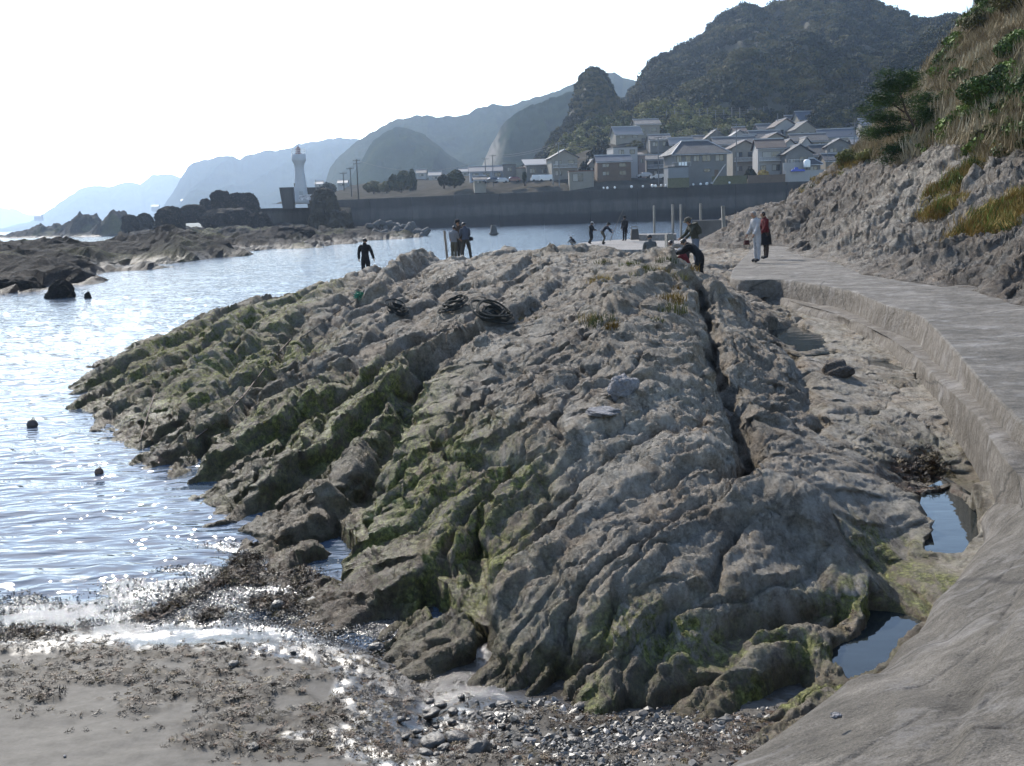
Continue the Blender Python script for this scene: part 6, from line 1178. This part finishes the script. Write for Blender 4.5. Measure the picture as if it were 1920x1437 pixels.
# rope coils, ropes, net
ROPE = mat('tarred_rope', (.07, .075, .068), .85, .3, 20, .6, 80); ROPE2 = mat('thin_rope', (.10, .07, .05), .85); GNET = mat('green_net', (.01, .18, .11), .7, .3, 20)
def drape(px_, py_): return on_rock(px_, py_)
def coil(label, px_, py_, w, n, seed, flat=.5, ragged=.15):
    c = drape(px_, py_); rr = random.Random(seed); R_ = w/F_PX*c.y/2; mb = MB(); root = tag(empty('rope_coil', c), label, 'rope'); lay = 0
    ofs = [(R_*math.cos(a)*q, R_*1.3*math.sin(a)*q) for a in np.linspace(0, 5.8, 10) for q in (.4, .8, 1.1)]; A_ = np.array([(x, y, 1) for x, y in ofs]); zz_ = np.array([rock_z(c.x+x, c.y+y) for x, y in ofs]); nx, ny, cc = np.linalg.lstsq(A_, zz_, rcond=None)[0]; root.location.z = float(cc)+.04
    nx0 = (rock_z(c.x+R_, c.y)-rock_z(c.x-R_, c.y))/(2*R_); nx = max(-.35, min(.35, nx)); ny = max(-.2, min(.4, ny))
    for k in range(n):
        a = R_*rr.uniform(.55, 1.0); b = a*rr.uniform(.8, 1.1); ox, oy = rr.uniform(-.12, .12)*R_*2*ragged*3, rr.uniform(-.1, .1)*R_; ph = rr.uniform(0, 6); z0 = .03+k*.016
        pp_ = []
        for t in range(25):
            th = t/24*6.283; q = 1+.08*math.sin(3*th+ph); x = ox+a*q*math.cos(th); y = oy+b*q*math.sin(th); pp_.append((x, y, z0+nx*x+ny*y+.02*math.sin(2*th+ph)))
        MB().tube(pp_, .016, 6).build('rope_loop', ROPE, root, True)
coil('leftmost small tight coil of dark rope on the rock', 745, 584, 40, 9, 1); coil('middle coil of dark rope spread wider on the rock', 852, 582, 48, 8, 2, ragged=.4); coil('largest loose coil of dark rope nearest the viewer', 925, 610, 62, 9, 3, ragged=.7)
def rope(label, pts, r, m, name='rope'):
    P3 = []
    for (a, b), (c, d) in zip(pts[:-1], pts[1:]):
        for t in np.linspace(0, 1, 9)[:-1]: P3.append(drape(a+(c-a)*t, b+(d-b)*t)+Vector((0, 0, r+.01)))
    for _ in range(2): P3 = [P3[0]]+[(P3[i-1]+P3[i]*2+P3[i+1])/4 for i in range(1, len(P3)-1)]+[P3[-1]]
    mb = MB().tube([p+Vector((0, 0, .015)) for p in P3], r, 6); return tag(mb.build(name, m, None, True), label, 'rope')
rope('thin brown rope trailing down the crevice to the water on the left', [(545, 640), (500, 690), (455, 750), (400, 800), (340, 850)], .012, ROPE2)
rope('second thin rope hanging over the leftmost nose of the rock', [(290, 745), (278, 780), (268, 815), (262, 835)], .010, ROPE2)
rope('rope running down from the green net heap', [(665, 568), (630, 590), (590, 620), (560, 640)], .012, ROPE)
g0 = drape(673, 562); nm_ = MB(); rr = random.Random(5)
for k in range(34):
    a = [Vector((rr.uniform(-.14, .14), rr.uniform(-.2, .2), rr.uniform(0, .22))) for _ in range(4)]; nm_.tube([a[0].lerp(a[1], t/8).lerp(a[2].lerp(a[3], t/8), t/8) for t in range(9)], .007, 4)
o = nm_.build('fishing_net', GNET); o.location = g0; o['kind'] = 'thing'; tag(o, 'small heap of bright green net on the ridge left of the rope coils', 'net')

# pale lump and loose stones
def stone(name, label, px_, py_, w, m, seed, group=None, z=None, flat=.5, depth=.8, surf='beach', n=22, cat='stone'):
    if surf == 'rock': c = on_rock(px_, py_)
    elif surf == 'conc':
        c = V(P(px_, py_, .75))
    else:
        zz = .2
        for _ in range(4): q = P(px_, py_, zz); zz = beach_z(q[0], q[1])
        c = V(P(px_, py_, zz))
    R_ = w/F_PX*c.y/2; th, ph = np.meshgrid(np.linspace(0, 2*np.pi, n, endpoint=False), np.linspace(-1, 1, n//2+1)*np.pi/2, indexing='ij'); r = np.cos(ph)**.7
    x = np.cos(th)*r; y = np.sin(th)*r; zc = np.sin(ph); kk = 1+.4*fbm(x*1.3+seed*3.1+zc, y*1.3+zc*1.5, 3, seed)+.12*fbm(x*4+zc, y*4+seed+zc*3, 3, seed+1)
    v = np.stack([x*kk*R_, y*kk*R_*depth, zc*kk*R_*flat], -1); nn = n//2+1; i = np.arange(n)[:, None]*nn+np.arange(nn-1)[None]; i2 = ((np.arange(n)+1) % n)[:, None]*nn+np.arange(nn-1)[None]
    o = mesh_np(name, v.reshape(-1, 3), np.stack([i, i2, i2+1, i+1], -1).reshape(-1, 4), m); o.location = c+Vector((0, 0, R_*flat*.45)); o.rotation_euler = (0, 0, seed*1.3); return tag(o, label, cat, group)
WSTONE = NT('wet_stone'); _q = WSTONE.obj(); WSTONE = WSTONE.fin(WSTONE.ramp(WSTONE.noise(_q, 14, 5, .7), [(.3, (.035, .028, .02)), (.55, (.075, .06, .045)), (.75, (.14, .12, .09))]), .38, WSTONE.bump(WSTONE.noise(_q, 40, 5, .7), .01, .9))
PSTONE = mat('pale_stone', (.44, .43, .45), .85, .35, 14, .8, 40)
stone('pale_nodule', 'whitish lumpy nodule crust bulging from the middle of the rock', 1168, 745, 70, PSTONE, 3, flat=.8, surf='rock', n=56, cat='rock')
stone('pale_nodule', 'low whitish crust streak left below the lumpy nodule', 1128, 775, 70, PSTONE, 4, flat=.18, surf='rock', n=40, cat='rock')
o = stone('stone', 'loose brown block resting in the gully left of its ridge', 1570, 705, 62, mat('brown_block', (.20, .17, .14), .9, .25, 5, .6, 20), 6, flat=.65, surf='rock', n=30, cat='rock')
big = (('long dark wet stone, leftmost of the upper heap in the runoff', 809, 1342, 40), ('dark wet stone right of the long leftmost one', 849, 1338, 28), ('small dark stone above the heap of wet stones', 825, 1326, 26), ('flat long wet stone at the left of the lower heap', 813, 1392, 54), ('dark stone in the middle of the lower heap', 857, 1390, 46), ('dark stone touching the middle one from below', 833, 1408, 34), ('dark wet stone at the lower left of the heap', 797, 1416, 38), ('largest square dark stone of the heap', 897, 1412, 56), ('grey wedge shaped stone right of the heap', 965, 1388, 48), ('dark stone near the upper bright film right of the heap', 945, 1324, 34), ('wide dark stone in the upper right of the heap', 889, 1344, 40), ('round dark stone right of the wide one', 917, 1346, 30), ('grey green stone against the foot of the big rock', 1090, 1330, 44), ('half buried greenish stone in the gravel', 1078, 1396, 38), ('small dark stone at the bottom edge of the heap', 817, 1428, 26), ('small reddish stone over the bright film', 865, 1308, 20), ('brown stone in the bright film left of the rock foot', 704, 1215, 32), ('mossy dark stone in the sparkling shallows', 522, 1141, 36), ('larger mossy dark stone near the rock foot in the shallows', 590, 1136, 44), ('dark round pebble of the sparkling shallows left', 413, 1207, 20), ('dark rounded stone near the bottom edge left of centre', 474, 1403, 28), ('small brown stone on the smooth sand', 550, 1224, 14), ('dark lumpy stone on the weed border', 438, 1251, 28), ('pale small shell like stone on the sand', 122, 1418, 8))
for k, (lb, a, b, w) in enumerate(big): stone('stone', lb, a, b, w, WSTONE if 'pale' not in lb and 'grey wedge' not in lb else PSTONE if 'pale' in lb else mat('grey_stone', (.15, .14, .125), .6, .3, 12, .8, 40), 20+k, 'loose wet stones on the beach', flat=random.uniform(.35, .6), depth=random.uniform(.5, .9))
for k in range(46):
    a = random.gauss(870, 75); b = random.gauss(1375, 38); stone('stone', 'small dark wet stone lying among the larger ones in the runoff', a, b, random.uniform(11, 22), WSTONE, 60+k, 'small wet stones in the runoff', flat=random.uniform(.35, .6), depth=random.uniform(.6, 1), n=12)
ap = V(P(1568, 1344, .72)); o = stone('stone', 'small pale stone lying on the concrete slab', 1568, 1344, 24, PSTONE, 140, flat=.45, surf='conc')

# gravel, pebbles and weed (uncountable)
def peb(n, m, seed, fl=.55):
    r = np.random.default_rng(seed); b = bmesh.new(); bmesh.ops.create_icosphere(b, subdivisions=1, radius=1); me = bpy.data.meshes.new('pebble_kind')
    for v in b.verts: v.co = v.co*(1+.75*r.uniform(-.5, .5)); v.co.z *= fl
    b.to_mesh(me); b.free(); me.materials.append(m)
    return bpy.data.objects.new('pebble_kind', me)
PEB = NT('pebble'); _ri = PEB.node('ShaderNodeObjectInfo').outputs['Random']; PEB = PEB.fin(PEB.ramp(_ri, [(0, (.04, .033, .025)), (.45, (.085, .075, .06)), (.8, (.15, .135, .115)), (1, (.28, .26, .24))]), .42, None, .35)
pebs = [peb(0, PEB, 600+i, f) for i, f in enumerate((.45, .6, .7, .4, .55, .5, .35))]
def beach_pts(n, fn, seed, lim=((-8, 3), (3.6, 14))):
    r = np.random.default_rng(seed); out = []; 
    x = r.uniform(*lim[0], n*8); y = r.uniform(*lim[1], n*8); z = beach_rbf(x, y); w = fn(x, y, z); k = r.uniform(size=len(x)) < w; return np.stack([x, y, z], -1)[k][:n]
g1 = P(1130, 1405, .25); g2 = P(1000, 1330, .15); g3 = P(880, 1390, .2); g4 = P(1290, 1410, .25); g5 = P(1270, 1360, .15); g6 = P(1420, 1400, .25)
def gfn(x, y, z):
    w = 0
    for g, rx, ry in ((g1, .42, .22), (g2, .22, .12), (g4, .4, .25), (g5, .35, .15), (g6, .25, .2)): w = w+np.exp(-(((x-g[0])/rx)**2+((y-g[1])/ry)**2))
    return np.clip(w*1.0, 0, 1)
gp_ = beach_pts(13000, gfn, 41, ((-1.6, 2.6), (3.8, 7.6))); gp_[:, 2] += .012
scatter('gravel', gp_, np.clip(np.random.default_rng(1).lognormal(-4.65, .5, len(gp_)), .004, .04), pebs, 'brown wet gravel at the foot of the rock', 11, .5)
def sfn(x, y, z): return np.clip(sstep(.075, .04, z)*sstep(-.04, .0, z)*sstep(-.6, -1.4, x)*(.25+sstep(-.3, .3, fbm(x*1.5, y*1.5, 3, 44))), 0, 1)
sp_ = beach_pts(16000, sfn, 43, ((-7.5, .2), (6, 12.5))); sp_[:, 2] += .004
scatter('pebbles', sp_, np.random.default_rng(3).uniform(.003, .010, len(sp_)), pebs, 'wet pebbles glittering in the shallow edge of the cove', 12, .5)
WEEDM = NT('seaweed'); _ri = WEEDM.node('ShaderNodeObjectInfo').outputs['Random']; WEEDM = WEEDM.fin(WEEDM.ramp(_ri, [(0, (.018, .014, .009)), (.55, (.045, .03, .016)), (.8, (.10, .045, .018)), (1, (.12, .085, .02))]), .5, None, .3)
def weed(seed, n=26, L_=1.0):
    r = np.random.default_rng(seed); v = []; f = []
    for i in range(n):
        a = r.uniform(0, 6.28); p = np.array([r.normal()*.35, r.normal()*.35, r.uniform(0, .12)]); k = len(v); w = r.uniform(.03, .09)
        for t in range(4): 
            d = np.array([math.cos(a), math.sin(a), r.uniform(-.25, .3)]); s = np.array([-d[1], d[0], r.uniform(-.5, .5)])*w*(1-t*.25); v += [p-s, p+s]; p = p+d*r.uniform(.12, .3); a += r.uniform(-.9, .9)
        f += [(k+2*t, k+2*t+1, k+2*t+3, k+2*t+2) for t in range(3)]
    return proto2('weed_kind', v, f, WEEDM)
weeds = [weed(650+i) for i in range(5)]
iy = RNG.integers(0, nb, 130000); ix = RNG.integers(0, mb, 130000); sel = RNG.uniform(size=130000) < dirt[iy, ix]*.9
wp = np.stack([BX[iy, ix], BY[iy, ix], BZ[iy, ix]], -1)[sel][:34000]+RNG.normal(size=(min(34000, sel.sum()), 3))*np.array([.012, .012, 0])
scatter('seaweed', wp, RNG.uniform(.014, .045, len(wp)), weeds, 'dark dried seaweed scraps strewn over the sand', 13, .3)
def line_pts(pxs, n, sp, seed, z=.05):
    r = np.random.default_rng(seed); L = np.array([P(a, b, z)[:2] for a, b in pxs]); t = r.uniform(0, len(L)-1, n); i = t.astype(int).clip(0, len(L)-2); q = L[i]+(L[i+1]-L[i])*(t-i)[:, None]+r.normal(size=(n, 2))*sp
    return np.column_stack([q, np.maximum(beach_rbf(q[:, 0], q[:, 1]), .0)+.015])
wl_ = np.concatenate([line_pts([(260, 1165), (330, 1130), (390, 1090), (440, 1080), (500, 1085)], 420, .05, 1), line_pts([(430, 1080), (450, 1045), (470, 1035), (480, 1080)], 420, .06, 2), line_pts([(0, 1190), (60, 1195), (110, 1200)], 260, .10, 3), line_pts([(500, 1060), (560, 1070), (600, 1110)], 260, .10, 4), line_pts([(380, 1160), (410, 1150)], 120, .05, 5), line_pts([(480, 1120), (560, 1130)], 250, .1, 6)])
scatter('seaweed', wl_, RNG.uniform(.02, .065, len(wl_)), weeds, 'reddish brown seaweed drift line in the shallows', 14, .5)
rw = []
for a, b, n, s in ((1735, 880, 260, 22), (1700, 870, 90, 15), (1640, 1190, 90, 25), (560, 800, 0, 1)):
    for _ in range(n):
        q = on_rock(random.gauss(a, s), random.gauss(b, s*.7)); rw.append((q.x, q.y, q.z+.02))
scatter('seaweed', rw, RNG.uniform(.03, .08, len(rw)), weeds, 'rust brown weed at the head of the tide pool', 15, .5)

# grass tufts on the rock
for k, (a, b, s, g) in enumerate(((1128, 606, 1.0, 1), (1110, 600, .8, 0), (1150, 610, .6, 0), (1260, 582, .9, 1), (1255, 565, .9, 0), (1262, 560, .8, 0), (1250, 490, .9, 1), (1215, 505, .8, 1), (1240, 508, .7, 0), (1180, 497, .8, 1), (1133, 494, .8, 1), (1130, 525, .8, 0), (1115, 530, .7, 0), (1270, 520, .8, 1), (985, 600, .5, 0), (1295, 505, .8, 0), (1230, 600, .5, 1), (1010, 595, .4, 1), (1270, 545, .8, 0), (1195, 515, .6, 1))):
    c = on_rock(a, b); v, f = grass_mesh(90, .20*s, .16*s, .005, 900+k, .9); o = proto2('grass_tuft', v, f, BAMBOO if g else ORG); put(o); o.location = c
    where = 'near the largest rope coil' if a < 1050 else 'by the dark ledge at the right crest' if a > 1240 else 'in the middle of the upper face' if b > 550 else 'along the rock crest'
    tag(o, ('green yellow' if g else 'dry orange')+' grass tuft growing '+where, 'grass tuft', 'grass tufts growing in the rock cracks')

# ------------------------------------------------------------------ air
hz_m = bpy.data.materials.new('haze_air'); hz_m.use_nodes = True; n_ = hz_m.node_tree.nodes; n_.clear(); o_ = n_.new('ShaderNodeOutputMaterial'); v_ = n_.new('ShaderNodeVolumePrincipled')
v_.inputs['Color'].default_value = (.60, .76, 1.0, 1); v_.inputs['Density'].default_value = HAZE; v_.inputs['Anisotropy'].default_value = .65; hz_m.node_tree.links.new(v_.outputs[0], o_.inputs['Volume'])
hb_ = MB().box((0, 3700, 118), (16000, 8200, 244)).build('haze', hz_m); tag(hb_, 'thin blue sea haze', kind='stuff')
print('all', time.time()-T0)
